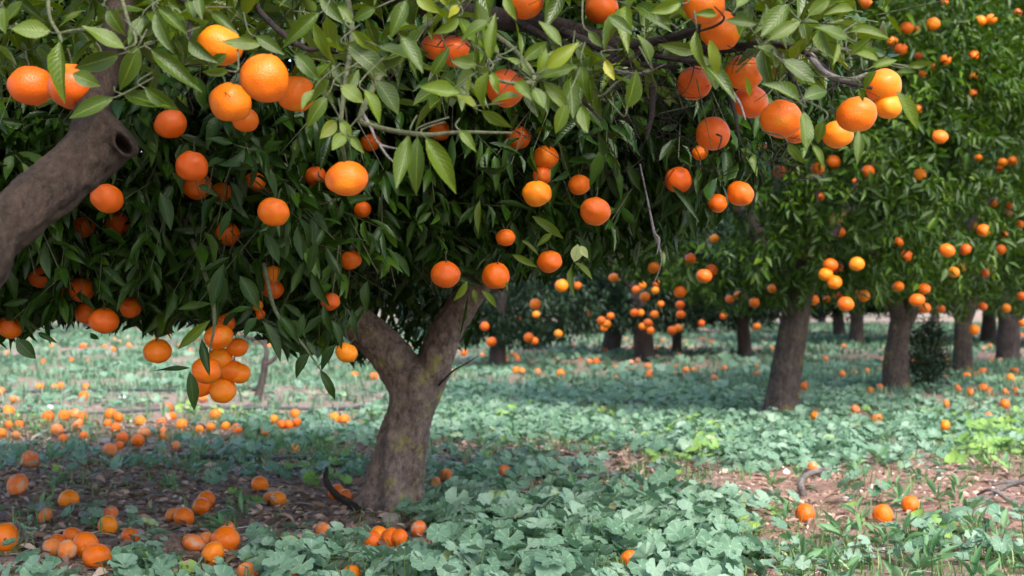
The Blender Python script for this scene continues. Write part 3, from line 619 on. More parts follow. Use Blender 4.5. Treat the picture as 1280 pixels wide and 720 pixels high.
# hero leaves: base x,y -> tip x,y, width, tone
HL = [(64,40,14,34,26,.7),(76,50,72,122,22,.62),(157,61,102,31,24,.7),(173,56,152,112,25,.5),(153,117,218,137,22,.4),(143,122,85,146,22,.38),(188,61,247,109,23,.42),(90,92,125,107,22,.5),(150,68,92,87,25,.25),
(197,8,236,47,16,.5),(194,15,213,65,20,.5),(236,48,264,78,18,.45),(328,56,276,52,17,.62),(284,67,258,84,15,.4),(287,88,253,88,14,.5),(319,45,354,66,17,.4),(400,16,354,54,20,.55),(368,66,400,101,22,.4),(180,109,219,138,20,.4),(234,0,242,27,17,.5),(246,-8,252,22,14,.45),(264,14,293,37,15,.3),
(391,26,419,84,21,.72),(440,37,472,67,16,.72),(473,58,524,82,25,.42),(500,44,530,87,20,.55),(508,0,489,43,21,.5),(434,56,485,94,28,.22),(573,20,553,44,16,.7),(576,117,523,113,22,.7),(569,119,598,133,15,.9),(455,112,478,150,20,.6),(425,107,455,128,22,.8),(470,10,440,24,16,.5),(420,5,440,30,18,.6),(400,-5,428,28,18,.55),
(612,77,617,15,17,.66),(651,74,646,24,13,.68),(612,27,577,41,18,.5),(597,82,564,78,18,.6),(702,58,675,24,16,.6),(681,86,722,54,22,.82),(675,97,719,82,21,.55),(673,93,684,56,14,.75),(653,76,684,52,18,.6),(630,72,669,94,12,.65),(612,89,596,134,20,.65),(614,89,623,117,13,.8),(652,121,613,119,14,.68),(667,109,679,137,20,.5),(679,101,713,139,18,.7),(645,102,662,120,18,.6),(727,80,730,117,17,.42),(631,-4,641,18,14,.8),(756,73,770,101,13,.97),(735,38,752,58,12,.4),
(871,36,876,88,14,.7),(887,49,898,95,16,.84),(813,77,806,44,17,.6),(852,4,807,16,18,.7),(948,31,906,24,14,.35),(896,19,872,15,12,.6),(980,4,952,48,26,.45),(972,72,952,52,16,.65),(937,122,929,95,8,.85),(783,136,799,90,26,.3),(1000,128,962,98,20,.5),(1003,138,1010,188,20,.68),(1003,124,1038,107,20,.5),(988,4,951,49,24,.5),(960,51,1002,24,20,.7),(1069,14,1034,11,14,.68),(1061,48,1020,33,20,.62),(1062,40,1109,35,14,.62),(1062,69,1092,46,14,.6),(1069,67,1098,72,12,.75),(1089,84,1122,73,13,.68),(1133,83,1168,78,10,.66),(1096,89,1075,109,16,.6),(1120,90,1146,92,10,.55),(1120,114,1151,160,19,.8),(1073,108,1080,128,8,.65),(978,75,1020,102,25,.3),(951,51,971,73,14,.6),(1049,52,1038,84,10,.8),(1073,163,1073,203,14,.6),(1015,181,1032,207,12,.62),(984,178,1005,205,14,.55),(1030,150,1020,178,16,.45),
(512,167,497,237,22,.5),(522,170,519,243,23,.55),(532,171,571,238,27,.6),(601,138,640,160,18,.68),(575,163,592,182,14,.6),(727,130,736,167,18,.62),(708,128,695,167,18,.6),(560,8,548,-20,14,.9),(575,6,560,22,16,.93),(520,-4,545,12,18,.85),(620,60,600,30,12,.5),(760,20,790,40,16,.5),(840,30,815,12,14,.6),(1010,20,1040,-5,18,.6),(920,10,940,-20,18,.6),(30,0,10,30,16,.5),(5,8,4,40,20,.5),(120,70,100,92,18,.3),(178,20,160,55,18,.4),(135,10,150,40,20,.35),
(433,165,415,190,18,.7),(420,150,402,172,18,.8),(440,170,452,190,12,.8),(426,150,440,176,15,.85),(408,120,385,155,20,.6),(395,110,380,140,14,.65),(470,100,500,140,26,.35),(540,95,560,60,16,.4)]
def hero(HLs, Y0, jit, tiltn=.35):
    b = []; a = []; n = []; L = []; W = []; r = []
    for x0, y0, x1, y1, wd, tone in HLs:
        Y = Y0 + random.uniform(-jit, jit) - (.05 if wd > 18 else 0); p = at(x0, y0, Y); q = at(x1, y1, Y + random.uniform(-.022, .008))
        v = q - p; l = np.linalg.norm(v); v /= l; nn = np.array([random.gauss(0, tiltn), -1, .25 + random.gauss(0, tiltn)]); nn -= v * nn.dot(v); nn /= np.linalg.norm(nn)
        b.append(p); a.append(v); n.append(nn); L.append(l); W.append(wd / F * Y * 1.0); r.append(min(.99, max(0, tone + random.uniform(-.07, .07))))
    return dict(base=np.array(b), a=np.array(a), n=np.array(n), L=np.array(L), W=np.array(W), rnd=np.array(r))
HH = hero(HL, 2.13, .04)
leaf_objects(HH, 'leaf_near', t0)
# petioles and short stalks carrying those leaves
pt = Mesh()
for i in range(len(HL)):
    if any(math.hypot(HL[i][0] - f[0], HL[i][1] - f[1]) < f[2] * .52 for f in FRUIT): continue
    b, a = HH['base'][i], HH['a'][i]; q = b - a * .012; r_ = q + np.array([rng.normal(0, .02), .04 + rng.random() * .06, .015 + rng.random() * .03])
    pt.add(*tube_vt([b + a * .004, q, r_], [.0009, .0011, .0016], 5, 6))
pt.build('leaf_stalks', M['twig'], t0, 'stuff')
# random near sprigs filling the bough
def bough_low(px): return np.interp(px, [-200, 0, 180, 230, 380, 410, 470, 600, 740, 860, 940, 1000, 1060, 1125, 1160], [118, 118, 112, 60, 80, 150, 130, 135, 130, 150, 110, 110, 80, 60, 10])
P = []
while len(P) < 300:
    px = rng.uniform(-160, 1120); y1 = bough_low(px); py = rng.uniform(-200, y1 - 8)
    if px > 1010 and py < 8: continue
    P.append(at(px, py, rng.uniform(2.3, 2.9)))
P = np.array(P); O = unit(np.tile([0.1, -.8, -.1], (len(P), 1)) + rng.normal(0, .5, P.shape))
Ln, sg = sprigs(P, O, .35, (.08, .16), 7, (.055, .09), .34)
px, py = proj(Ln['base'] + Ln['a'] * Ln['L'][:, None]); px0, py0 = proj(Ln['base'])
m = prune(Ln, .03) & (py < bough_low(px) + 22) & (px < 1135) & ~((px > 820) & (px < 1130) & (py > 120))
# leave the black branches and the cluster gap visible
gap = ((np.abs(px - 850) < 60) & (np.abs(py - 68) < 32)) | ((np.abs(px - 690) < 120) & (np.abs(py - 35) < 14)) | (((px - 150) ** 2 / 85 ** 2 + (py - 165) ** 2 / 70 ** 2) < 1)
m &= ~(gap & (rng.random(len(px)) < .8))
Ln = sub(Ln, m); order = np.argsort(Ln['base'][:, 1] + (np.abs(proj(Ln['base'])[0] - 640) > 700) * 9 + (proj(Ln['base'])[1] < -10) * 9)
nobj = 300 - len(HL); Ln['rnd'] = np.clip(Ln['rnd'] * .85, 0, .95)
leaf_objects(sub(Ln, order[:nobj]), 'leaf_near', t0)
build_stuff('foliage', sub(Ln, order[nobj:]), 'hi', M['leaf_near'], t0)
twig_mesh('shoots', sg, .0018, M['twig'], t0)
# the rest of the crown of the near tree, out of the frame to the upper left
P, O = crown_points([(-2.1, 1.3, 1.75, .7, .9, .6), (-1.5, 2.3, 1.6, .5, .5, .35)], 220, seed=3)
ok = proj(P)[1] < -60; P, O = P[ok | (P[:, 0] < -1.05)], O[ok | (P[:, 0] < -1.05)]
Lb, sg = sprigs(P, O, .5, (.1, .2), 8, (.06, .09)); bx_, by_ = proj(Lb['base']); Lb = sub(Lb, (by_ < -70) | (bx_ < -90))
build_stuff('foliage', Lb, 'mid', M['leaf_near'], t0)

# ------------------------------------------------------------------ tree 1: the main tree
b1 = at(492, 640, gY(640)); t1 = empty('orange_tree', (b1[0], b1[1], 0), 'main orange tree with forked lichen-spotted trunk in the middle of the picture', 'tree')
Y1 = b1[1]
def flute(p, d):
    h = p.z; a = math.atan2(p.y - Y1, p.x - b1[0]); f = max(0, 1 - h / .42)
    fis = abs(noise.noise(Vector((math.cos(a) * 5, math.sin(a) * 5, h * 9 + 3)))); f2 = max(0, 1 - h / .10) ** 2
    return p + d * (.030 * f2 + .010 * min(fis, .3) - .002 + .018 * f * math.cos(a * 5 + 1.2 + h * 4) + .004 * noise.noise(p * 16) + .009 * math.exp(-((h - .235) / .05) ** 2) * noise.noise(Vector((a, 0, 2))) )
tr = [at(490, 668, Y1), at(490, 640, Y1), at(493, 605, Y1), at(500, 570, Y1), at(510, 530, Y1), at(518, 495, Y1), at(520, 468, Y1), at(515, 440, Y1)]
tk = Mesh()
tk.add(*tube_vt(tr[:-1] + [at(521, 452, Y1)], [.125, .102, .086, .082, .074, .075, .076, .04], 80, 170, ridge=.07, fine=.003, disp=flute))
tk.add(*tube_vt([at(512, 510, Y1), at(500, 462, Y1), at(470, 424, Y1 - .02), at(432, 393, Y1 - .06), at(395, 350, Y1 - .15), at(350, 280, Y1 - .3)], [.05, .068, .062, .054, .045, .036], 40, 90, ridge=.08, fine=.003))
tk.add(*tube_vt([at(524, 512, Y1), at(540, 462, Y1), at(556, 418, Y1), at(579, 380, Y1 - .02), at(605, 345, Y1 - .05), at(640, 290, Y1 - .1)], [.05, .060, .053, .047, .040, .034], 40, 90, ridge=.08, fine=.003))
tko = tk.build('trunk', M['bark'], t1)
md = tko.modifiers.new('fuse', 'REMESH'); md.mode = 'VOXEL'; md.voxel_size = .0045; md.use_smooth_shade = True
md = tko.modifiers.new('soften', 'SMOOTH'); md.factor = .6; md.iterations = 4
tx = bpy.data.textures.new('bark_lumps', 'CLOUDS'); tx.noise_scale = .028; tx.noise_depth = 5
md = tko.modifiers.new('lumps', 'DISPLACE'); md.texture = tx; md.strength = .016; md.mid_level = .5
limb('limb', [at(395, 350, Y1 - .15), at(350, 280, Y1 - .3), at(300, 180, Y1 - .5), at(240, 60, Y1 - .6)], [.048, .038, .03, .02], M['bark'], t1, 24, 60, ridge=.08, fine=.003)
limb('limb', [at(605, 345, Y1 - .05), at(640, 290, Y1 - .1), at(680, 200, Y1 - .2), at(720, 60, Y1 - .2)], [.042, .036, .03, .02], M['bark'], t1, 24, 60, ridge=.08, fine=.003)
limb('limb', [at(395, 350, Y1 - .15), at(300, 300, Y1 - .6), at(180, 260, Y1 - .9), at(60, 200, Y1 - 1.1)], [.04, .03, .022, .014], M['bark'], t1, 16, 40, ridge=.1)
limb('limb', [at(605, 345, Y1 - .05), at(680, 260, Y1 - .4), at(760, 180, Y1 - .6)], [.035, .025, .015], M['bark'], t1, 16, 30, ridge=.1)
limb('twig', [at(548, 482, Y1 - .06), at(566, 464, Y1 - .08), at(580, 456, Y1 - .1), at(598, 445, Y1 - .12)], [.004, .003, .002, .001], M['twig_dark'], t1, 6, 16)
for path, rad in [([at(800, 205, 3.1), at(812, 262, 3.05), at(818, 292, 3.02), at(827, 325, 3.0), at(816, 358, 3.0)], [.0018, .0025, .003, .002, .0008]), ([at(818, 292, 3.02), at(824, 300, 3.0), at(821, 318, 2.98)], [.003, .003, .001])]:
    limb('twig', path, rad, M['twig_grey'], t1, 7, 22, ridge=.3)
limb('twig', [at(240, 300, 3.3), at(262, 360, 3.2), at(268, 400, 3.12), at(262, 440, 3.1)], [.006, .005, .004, .002], M['twig'], t1, 7, 18)
limb('twig', [at(330, 330, 3.2), at(345, 390, 3.1), at(378, 430, 3.05), at(402, 464, 3.05)], [.005, .004, .003, .0015], M['twig'], t1, 7, 18)
blobs = [(-.45, 4.5, 1.55, 1.25, 1.25, .85), (-1.35, 4.0, 1.15, .95, .85, .62), (-.75, 3.75, 1.15, .75, .62, .55), (.15, 4.05, 1.35, .72, .75, .52), (.25, 4.9, 1.4, .8, .9, .6), (-1.9, 4.9, 1.3, 1.1, 1.0, .65), (-.9, 5.4, 1.5, 1.0, .8, .7), (-.36, 5.3, .88, .42, .4, .46)]
P, O = crown_points(blobs, 5600, .16, .18, 1, .45)
P2, O2 = crown_points(blobs[1:4], 2400, .10, .20, 2, .55)
P3, O3 = crown_points([(x, y, z, a * .72, b * .72, c * .72) for x, y, z, a, b, c in blobs], 3400, .25, .2, 5, .2)
P = np.concatenate([P, P2, P3]); O = np.concatenate([O, O2, O3])
L1, sg = sprigs(P, O, .62, (.10, .2), 8, (.052, .09), .32)
low1 = lambda px: np.interp(px, [-900, -60, 0, 35, 60, 100, 150, 175, 200, 235, 250, 262, 300, 330, 350, 380, 400, 425, 445, 480, 560, 585, 625, 650, 700, 745, 780, 830, 880, 910, 940, 1000, 1100], [440, 432, 428, 430, 408, 404, 412, 402, 418, 392, 405, 430, 408, 415, 440, 448, 450, 425, 398, 375, 372, 366, 360, 345, 345, 345, 330, 318, 290, 268, 240, 180, 100])
pT = L1['base'] + L1['a'] * L1['L'][:, None]; px, py = proj(pT); px0, py0 = proj(L1['base'])
# the skirt of the crown rises towards the back
nz = (vnoise(pT, 9) - .5) * 44
back = 66 * ((pT[:, 1] > 4.95) & (px > 435) & (px < 600))
m = (py < low1(px) + nz + back) & (py0 < low1(px0) + nz + back) & (pT[:, 2] > .42)
m &= ~((px > 440) & (px < 625) & (py > 350 + nz) & (pT[:, 1] < 4.9)) & (pT[:, 1] > 2.78)
m &= prune(L1, .03)
L1 = sub(L1, m)
HM = [(328,401,354,449,16,.35),(349,393,375,428,15,.4),(316,384,276,394,12,.6),(322,397,302,417,14,.5),(263,400,220,438,14,.85),(252,423,264,472,12,.2),(237,464,244,513,16,.55),(388,442,366,470,14,.2),(400,462,420,500,12,.3),(419,431,398,459,14,.4),(383,424,396,446,10,.3),(20,424,44,448,20,.3),(47,416,69,427,8,.1),(240,460,190,463,9,.15),(113,416,122,426,9,.6),
(584,351,569,377,11,.95),(592,361,595,380,7,.9),(602,363,623,382,9,.9),(633,352,634,366,4,.9),(585,368,572,420,1,.3),(718,328,742,347,9,.9),(715,332,714,368,8,.85),(665,270,705,298,12,.85),(640,318,670,333,9,.9),(652,300,672,322,9,.8),(280,330,262,385,18,.35),(300,345,325,385,22,.3),(290,260,272,300,14,.7),(248,232,268,240,10,.6),(235,178,228,215,16,.2),(200,240,215,285,18,.35),(460,350,455,390,13,.4),(440,385,448,428,12,.4),(405,380,412,420,11,.4),(600,250,596,290,10,.8),(690,292,672,306,9,.8),(840,232,872,280,12,.4),(860,255,870,300,10,.3),(785,200,800,240,12,.3),(330,290,350,330,14,.5),(345,275,330,310,12,.6),(372,280,380,325,14,.3),(395,300,385,345,13,.3),(390,340,408,385,14,.35),(380,392,372,425,12,.5),(415,400,430,430,11,.35)]
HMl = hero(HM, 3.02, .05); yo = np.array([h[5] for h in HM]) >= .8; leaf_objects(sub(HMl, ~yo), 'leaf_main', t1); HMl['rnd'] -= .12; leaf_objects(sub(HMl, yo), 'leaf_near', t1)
Yb = L1['base'][:, 1]; bx_, by_ = proj(L1['base']); order = np.argsort(Yb + ((bx_ < 0) | (bx_ > 1000) | (by_ < 60)) * 9)
k1 = 300 - len(HM)
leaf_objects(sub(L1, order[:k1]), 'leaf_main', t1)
rest = sub(L1, order[k1:]); near = rest['base'][:, 1] < 4.4
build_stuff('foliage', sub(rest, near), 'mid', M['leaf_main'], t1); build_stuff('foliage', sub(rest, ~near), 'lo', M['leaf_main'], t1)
sx, sy = proj(sg[1]); ok = (sy < low1(sx) - 5); twig_mesh('shoots', (sg[0][ok], sg[1][ok]), .002, M['twig'], t1)
pl = hero([(722,305,719,328,17,.6),(726,307,734,322,10,.7)], 3.0, .01); leaf_objects(pl, 'leaf_pale', t1)

# ------------------------------------------------------------------ the row of trees to the right
def near_row_tree(px, pyb, label, path, rads, blobs, npts, lowf, seed, nobj, bmat='bark_right', q='lo', lm='leaf_right'):
    Y = gY(pyb); b = at(px, pyb, Y); t = empty('orange_tree', (b[0], b[1], 0), label, 'tree', 'orange trees in the row on the right')
    pp = [at(x, y, Y + dy) for x, y, dy in path]
    limb('trunk', pp, rads, M[bmat], t, 40, 90, ridge=.12, fine=.006)
    top = pp[-1]
    for k in range(3):
        an = k * 2.1 + seed; limb('limb', [top - np.array([0, 0, .08]), top + np.array([.25 * math.cos(an), .25 * math.sin(an), .35]), top + np.array([.7 * math.cos(an), .7 * math.sin(an), .9])], [rads[-1] * .8, rads[-1] * .55, .02], M[bmat], t, 14, 20, ridge=.1)
    bl = [(b[0] + x, Y + y, z, r1, r2, r3) for x, y, z, r1, r2, r3 in blobs]
    P, O = crown_points(bl, npts, .15, .18, seed, .55)
    Lr, sg = sprigs(P, O, .35, (.10, .20), 9, (.055, .095), .34)
    pT = Lr['base'] + Lr['a'] * Lr['L'][:, None]; x, y = proj(pT); nz = (vnoise(pT, 5) - .5) * 30
    m = (y < lowf(x) + nz) & (pT[:, 2] > .45) & prune(Lr, .05); Lr = sub(Lr, m)
    if nobj:
        bx_, by_ = proj(Lr['base']); o_ = np.argsort(Lr['base'][:, 1] + ((bx_ < 900) | (bx_ > 1280) | (by_ < 0)) * 9)
        leaf_objects(sub(Lr, o_[:nobj]), lm, t, 'mid'); Lr = sub(Lr, o_[nobj:])
    build_stuff('foliage', Lr, q, M[lm], t); return t
lowR = lambda x: np.interp(x, [600, 760, 860, 900, 960, 1010, 1060, 1100, 1160, 1200, 1280, 1500], [345, 350, 372, 385, 392, 385, 392, 388, 392, 398, 400, 400])
near_row_tree(972, 520, 'second orange tree, thick leaning trunk with yellow lichen at its foot', [(972, 535, 0), (974, 520, 0), (980, 485, 0), (987, 440, 0), (994, 400, 0), (997, 365, 0)], [.13, .108, .094, .086, .084, .09],
    [(0, 0, 1.9, 1.2, 1.2, 1.1), (.45, -.35, 1.55, .95, .85, .85), (-.4, -.1, 1.5, .9, .9, .8), (.3, -.3, 2.4, .9, .9, .6)], 4200, lowR, 11, 300)
near_row_tree(1122, 489, 'third orange tree, straight fluted trunk beside a dark green weed bush', [(1120, 500, 0), (1121, 489, 0), (1120, 460, 0), (1123, 425, 0), (1129, 392, 0)], [.13, .112, .098, .082, .088],
    [(0, 0, 1.9, 1.3, 1.2, 1.1), (.2, -.7, 1.6, 1.1, .9, .95), (.6, -.3, 2.3, 1.0, 1.0, .9)], 3800, lowR, 12, 300)
near_row_tree(1203, 467, 'fourth orange tree, narrow dark trunk right of the weed bush', [(1203, 474, 0), (1203, 467, 0), (1204, 430, 0), (1205, 395, 0)], [.12, .10, .085, .08],
    [(0, 0, 1.9, 1.4, 1.4, 1.3), (.5, -.8, 1.7, 1.1, 1., 1.0), (1.4, -.6, 2.1, 1.2, 1., 1.2), (1.6, -1.2, 3.2, 1.4, 1., 1.2), (.2, -.6, 3.0, 1.2, 1., 1.0)], 3200, lowR, 13, 0)
near_row_tree(1260, 452, 'fifth orange tree, stout grey trunk at the right edge', [(1259, 456, 0), (1259, 450, 0), (1261, 425, 0), (1262, 400, 0)], [.14, .13, .13, .12],
    [(0, 0, 2.1, 1.7, 1.6, 1.5), (1.2, -1., 1.9, 1.4, 1.2, 1.2), (.9, -.5, 3.7, 1.9, 1.4, 1.5), (-1.2, 0, 3.4, 1.4, 1.2, 1.3)], 3600, lowR, 14, 0, 'bark_far')

# ------------------------------------------------------------------ small bare tree at left
bb = at(322, 502, gY(502)); ts_ = empty('bare_sapling', (bb[0], bb[1], 0), 'small leafless forked sapling standing between the hanging bunch and the trunk', 'sapling'); Ys = gY(502)
limb('trunk', [at(319, 506, Ys), at(324, 490, Ys), at(330, 465, Ys), at(331, 452, Ys)], [.034, .026, .023, .024], M['bark_far'], ts_, 14, 24, ridge=.1)
for pth, rd in [([at(331, 456, Ys), at(333, 437, Ys), at(324, 425, Ys), at(305, 420, Ys), at(292, 405, Ys + .1)], [.019, .015, .012, .009, .006]), ([at(331, 456, Ys), at(345, 446, Ys), at(352, 428, Ys), at(368, 405, Ys)], [.018, .014, .01, .007]), ([at(333, 437, Ys), at(330, 410, Ys), at(322, 380, Ys)], [.010, .008, .005]), ([at(352, 428, Ys), at(348, 400, Ys), at(356, 370, Ys)], [.008, .006, .004])]:
    limb('branch', pth, rd, M['bark_far'], ts_, 10, 24, ridge=.1)
limb('twig', [at(290, 478, Ys), at(298, 487, Ys), at(303, 502, Ys)], [.006, .006, .005], M['bark_far'], ts_, 6, 10)

# ------------------------------------------------------------------ background trees: shared crown meshes
def far_crown(seed, n, low):
    P, O = crown_points([(0, 0, 1.55, 1.25, 1.25, 1.05), (.5, -.3, 1.05, .8, .8, .72), (-.5, .2, 1.1, .8, .8, .72), (.0, .5, 2.1, .8, .8, .6)], n, .16, .2, seed, .6)
    Lr, _ = sprigs(P, O, .7, (.12, .24), 7, (.075, .12), .36); Lr = sub(Lr, Lr['base'][:, 2] > low + (vnoise(Lr['base'], 2) - .5) * .4)
    V, T, A = leaf_arrays(Lr, 'lo'); return mesh_np('far_foliage', V, T, M['leaf_far'], A)
FC = [far_crown(21, 2400, .42), far_crown(22, 2400, .56)]
def far_trunk(seed, lean):
    m = Mesh(); m.add(*tube_vt([(0, 0, -.1), (0, 0, .05), (lean * .4, 0, .4), (lean, 0, .8)], [.15, .12, .10, .10], 16, 20, ridge=.15))
    for k in range(4):
        an = seed + k * 1.6; m.add(*tube_vt([(lean, 0, .75), (lean + .25 * math.cos(an), .25 * math.sin(an), 1.05), (lean + .6 * math.cos(an), .6 * math.sin(an), 1.7)], [.06, .045, .02], 8, 10))
    return mesh_np('far_trunk', np.concatenate(m.V), np.concatenate(m.T), M['bark_far'])
FT = [far_trunk(1, .03), far_trunk(2, -.08), far_trunk(3, .15)]
ORD = ['first', 'second', 'third', 'fourth', 'fifth', 'sixth', 'seventh', 'eighth', 'ninth', 'tenth', 'eleventh', 'twelfth', 'thirteenth', 'fourteenth', 'fifteenth', 'sixteenth', 'seventeenth', 'eighteenth', 'nineteenth']
def far_tree(x, Y, s, k, label=None, rot=None, tw=1., hgt=1.):
    t = empty('orange_tree', (x, Y, 0), label or 'far orange tree glimpsed beyond the right row', 'tree', None if label else 'far orange trees in the background rows')
    t.rotation_euler[2] = 0; 
    a = link('trunk', FT[k % 3], t); a.scale = (tw, tw, 1); c = link('foliage', FC[k % 2], t, 'stuff'); c.rotation_euler[2] = rot if rot is not None else k * 1.3
    c.scale = (s, s, s * hgt); c.location = (0, 0, 0); return t
for px, py, s, k, lab, tw in [
    (622, 461, .78, 0, 'small dark orange tree with low skirt seen right behind the main fork', .75),
    (806, 452, .85, 1, 'blurred orange tree with a short dark trunk bunched with oranges', 1.0),
    (764, 440, .95, 2, 'blurred leaning orange tree left of the middle background trunk', 1.1),
    (846, 444, .9, 3, 'blurred thin bluish trunk tree right of the middle background trunk', .55),
    (931, 445, .95, 1, 'blurred orange tree with a slim dark trunk left of the second tree', .75),
    (1068, 428, 1.0, 5, 'dark far tree with a thin forked trunk between second and third trees', .6),
    (920, 416, 1.1, 6, 'far pale grey trunk tree beyond the slim dark trunk', 1.0)]:
    Y = gY(py); far_tree(at(px, py, Y)[0], Y, s, k, lab, None, tw)
rs = random.Random(4)
RN = {24: 'nearest background row', 30: 'second background row', 38: 'third background row', 48: 'fourth background row', 62: 'farthest background row'}
for Y0, dx, off in ((24, 3.6, 1.2), (30, 4.2, -.6), (38, 4.6, .8), (48, 5.2, 0), (62, 5.5, 1.)):
    x = -.46 * Y0 - 4 + off; cnt = 0
    while x < .46 * Y0 + 6:
        pxx = 640 + F * x / Y0
        if -40 < pxx < 1320 and not (Y0 < 35 and (95 < pxx < 400 or 830 < pxx < 1000 or 640 < pxx < 740)): cnt += 1; tt = far_tree(x + rs.uniform(-.4, .4), Y0 + rs.uniform(-1, 1), rs.uniform(1.15, 1.5), rs.randrange(12), 'blurred dark orange tree, ' + ORD[cnt - 1] + ' from the left in the ' + RN[Y0], rot=rs.uniform(0, 6), tw=1.1, hgt=rs.uniform(1.1, 1.4))
        x += dx
# left-hand neighbours behind the main tree
for x, Y, k, lb in ((-6.4, 13.5, 3, 'orange tree beyond the left edge behind the limb'), (5.5, 23., 3, 'far orange tree glimpsed between the second and third trees'), (9.0, 21.5, 5, 'far orange tree half hidden at the right edge')):
    far_tree(x, Y, 1.3, k, lb, hgt=1.2)
far_tree(8.6, 23.5, 2.3, 1, 'tall dark orange tree closing the top right corner behind the row', hgt=1.1)
# ------------------------------------------------------------------ weed bush by the third tree
wb = at(1158, 488, gY(488)); tw_ = empty('weed_bush', (wb[0], wb[1], 0), 'dark feathery green weed bush growing right of the third trunk', 'bush')
P, O = crown_points([(wb[0], wb[1], .2, .2, .2, .2), (wb[0] + .02, wb[1], .38, .12, .12, .12)], 420, .3, .3, 5, .3)
Lw, sg = sprigs(P, O * .4 + np.array([0, 0, .9]), -.3, (.05, .1), 7, (.03, .05), .25); build_stuff('foliage', Lw, 'lo', M['leaf_far'], tw_)
wm = Mesh()
for k in range(14):
    an = k * .45; wm.add(*tube_vt([(wb[0], wb[1], -.02), (wb[0] + .05 * math.cos(an), wb[1] + .05 * math.sin(an), .2), (wb[0] + .14 * math.cos(an), wb[1] + .14 * math.sin(an), .42)], [.005, .004, .002], 5, 8))
wm.build('stems', M['twig'], tw_)

# ------------------------------------------------------------------ oranges
def orange_mesh(name, nu, nv, seed, mat, ob=.9):
    V = [(0, 0, .5 * ob * .93)]; rs_ = seed * 3.7
    for i in range(1, nv):
        th = math.pi * i / nv
        for j in range(nu):
            ph = 2 * math.pi * j / nu; d = Vector((math.sin(th) * math.cos(ph), math.sin(th) * math.sin(ph), math.cos(th)))
            r = .5 * (1 + .075 * noise.noise(d * 1.5 + Vector((rs_, 0, 0))) + .008 * noise.noise(d * 7)); 
            r *= 1 - .07 * math.exp(-(th / .22) ** 2) - .03 * math.exp(-((math.pi - th) / .13) ** 2) + .012 * math.cos(ph * 5 + seed) * math.exp(-(th / .5) ** 2)
            V.append((d.x * r, d.y * r, d.z * r * ob))
    V.append((0, 0, -.5 * ob * .97)); T = []
    for j in range(nu):
        T.append((0, 1 + j, 1 + (j + 1) % nu))
        b = 1 + (nv - 2) * nu; T.append((len(V) - 1, b + (j + 1) % nu, b + j))
    for i in range(nv - 2):
        for j in range(nu):
            a = 1 + i * nu + j; b = 1 + i * nu + (j + 1) % nu; T += [(a, a + nu, b + nu), (a, b + nu, b)]
    return mesh_np(name, V, T, M[mat])
OM = {(q, mt): [orange_mesh('orange', nu, nv, s + 1, mt, ob) for s, ob in enumerate((.92, .86, .97, .89))] for q, nu, nv in (('hi', 40, 26), ('mid', 20, 14), ('lo', 12, 8)) for mt in ('orange', 'orange_deep', 'orange_rot')}
def calyx_mesh():
    V = [(0, 0, .012)]; T = []
    for k in range(10):
        a = k * math.pi / 5; r = .11 if k % 2 == 0 else .05; V.append((r * math.cos(a), r * math.sin(a), -.012 if k % 2 == 0 else .004))
    for k in range(10): T.append((0, 1 + k, 1 + (k + 1) % 10))
    return mesh_np('calyx', V, T, M['calyx'], smooth=False)
CM = calyx_mesh(); SM_ = mesh_np('stem', *tube_vt([(0, 0, 0), (.01, 0, .12), (-.02, .02, .26), (.0, .06, .42)], [.026, .022, .02, .022], 6, 9), M['twig'])
ORD_ = ['first', 'second', 'third', 'fourth', 'fifth', 'sixth', 'seventh', 'eighth', 'ninth', 'tenth', 'eleventh', 'twelfth', 'thirteenth', 'fourteenth', 'fifteenth', 'sixteenth', 'seventeenth', 'eighteenth', 'nineteenth']
def olabel(i, n, ph):
    if n == 1: return ph
    if n == 2: return ('left one of the two ', 'right one of the two ')[i] + ph
    if i == 0: return 'leftmost of the ' + ph
    if i == n - 1: return 'rightmost of the ' + ph
    return ORD[i] + ' from left of the ' + ph
def put_orange(loc, D, q, mt, label, group, tilt, stem, k):
    o = link('orange', OM[(q, mt)][k % 4]); tag(o, label, 'orange', group)
    o.location = loc; o.scale = (D, D, D * (ro.uniform(.78, .95) if mt == 'orange_rot' else ro.uniform(.94, 1.04))); o.rotation_euler = tilt
    if q != 'lo' and mt != 'orange_rot':
        c = link('calyx', CM, o); c.location = (0, 0, .435 * (.92, .86, .97, .89)[k % 4] + .004)
        if stem: s = link('stem', SM_, o); s.location = (0, 0, .42 * (.92, .86, .97, .89)[k % 4]); s.rotation_euler[2] = k * 1.7
    return o
ro = random.Random(9)
extra_label = {
 (433,223,50): 'single bright orange hanging alone beneath curled leaves in the upper left centre',
}
def hang(key, q, deep, group, stem=True):
    for ph, pts in BLK[key]:
        pts = sorted(pts, key=lambda p: (p[0], p[1])); n = len(pts)
        for i, (px, py, d, Y) in enumerate(pts):
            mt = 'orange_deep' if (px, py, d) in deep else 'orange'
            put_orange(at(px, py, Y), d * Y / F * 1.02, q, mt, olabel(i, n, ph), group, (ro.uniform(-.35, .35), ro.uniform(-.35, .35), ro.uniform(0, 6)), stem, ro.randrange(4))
BLK['FG'].append((extra_label[(433,223,50)], [(433, 223, 51, 2.3)])); 
hang('FG', 'hi', FGdeep, 'oranges hanging in the near bough'); hang('MT', 'hi', MTdeep, 'oranges hanging in the main tree')
hang('RT', 'mid', set(), 'oranges hanging in the right row', False); hang('BT', 'lo', {(863,323,14),(880,345,20),(889,338,16),(722,357,10),(877,404,9),(904,395,9)}, 'oranges hanging in the background', False)
ROT = {(56,644,22),(65,690,20),(216,645,19),(338,623,14),(310,715,28),(545,604,12),(1235,519,11),(242,685,30),(137,560,19),(38,575,24),(331,542,10),(71,538,17),(97,532,17),(202,531,13),(203,540,12),(258,682,24),(84,697,26),(1016,587,10),(631,590,12)}
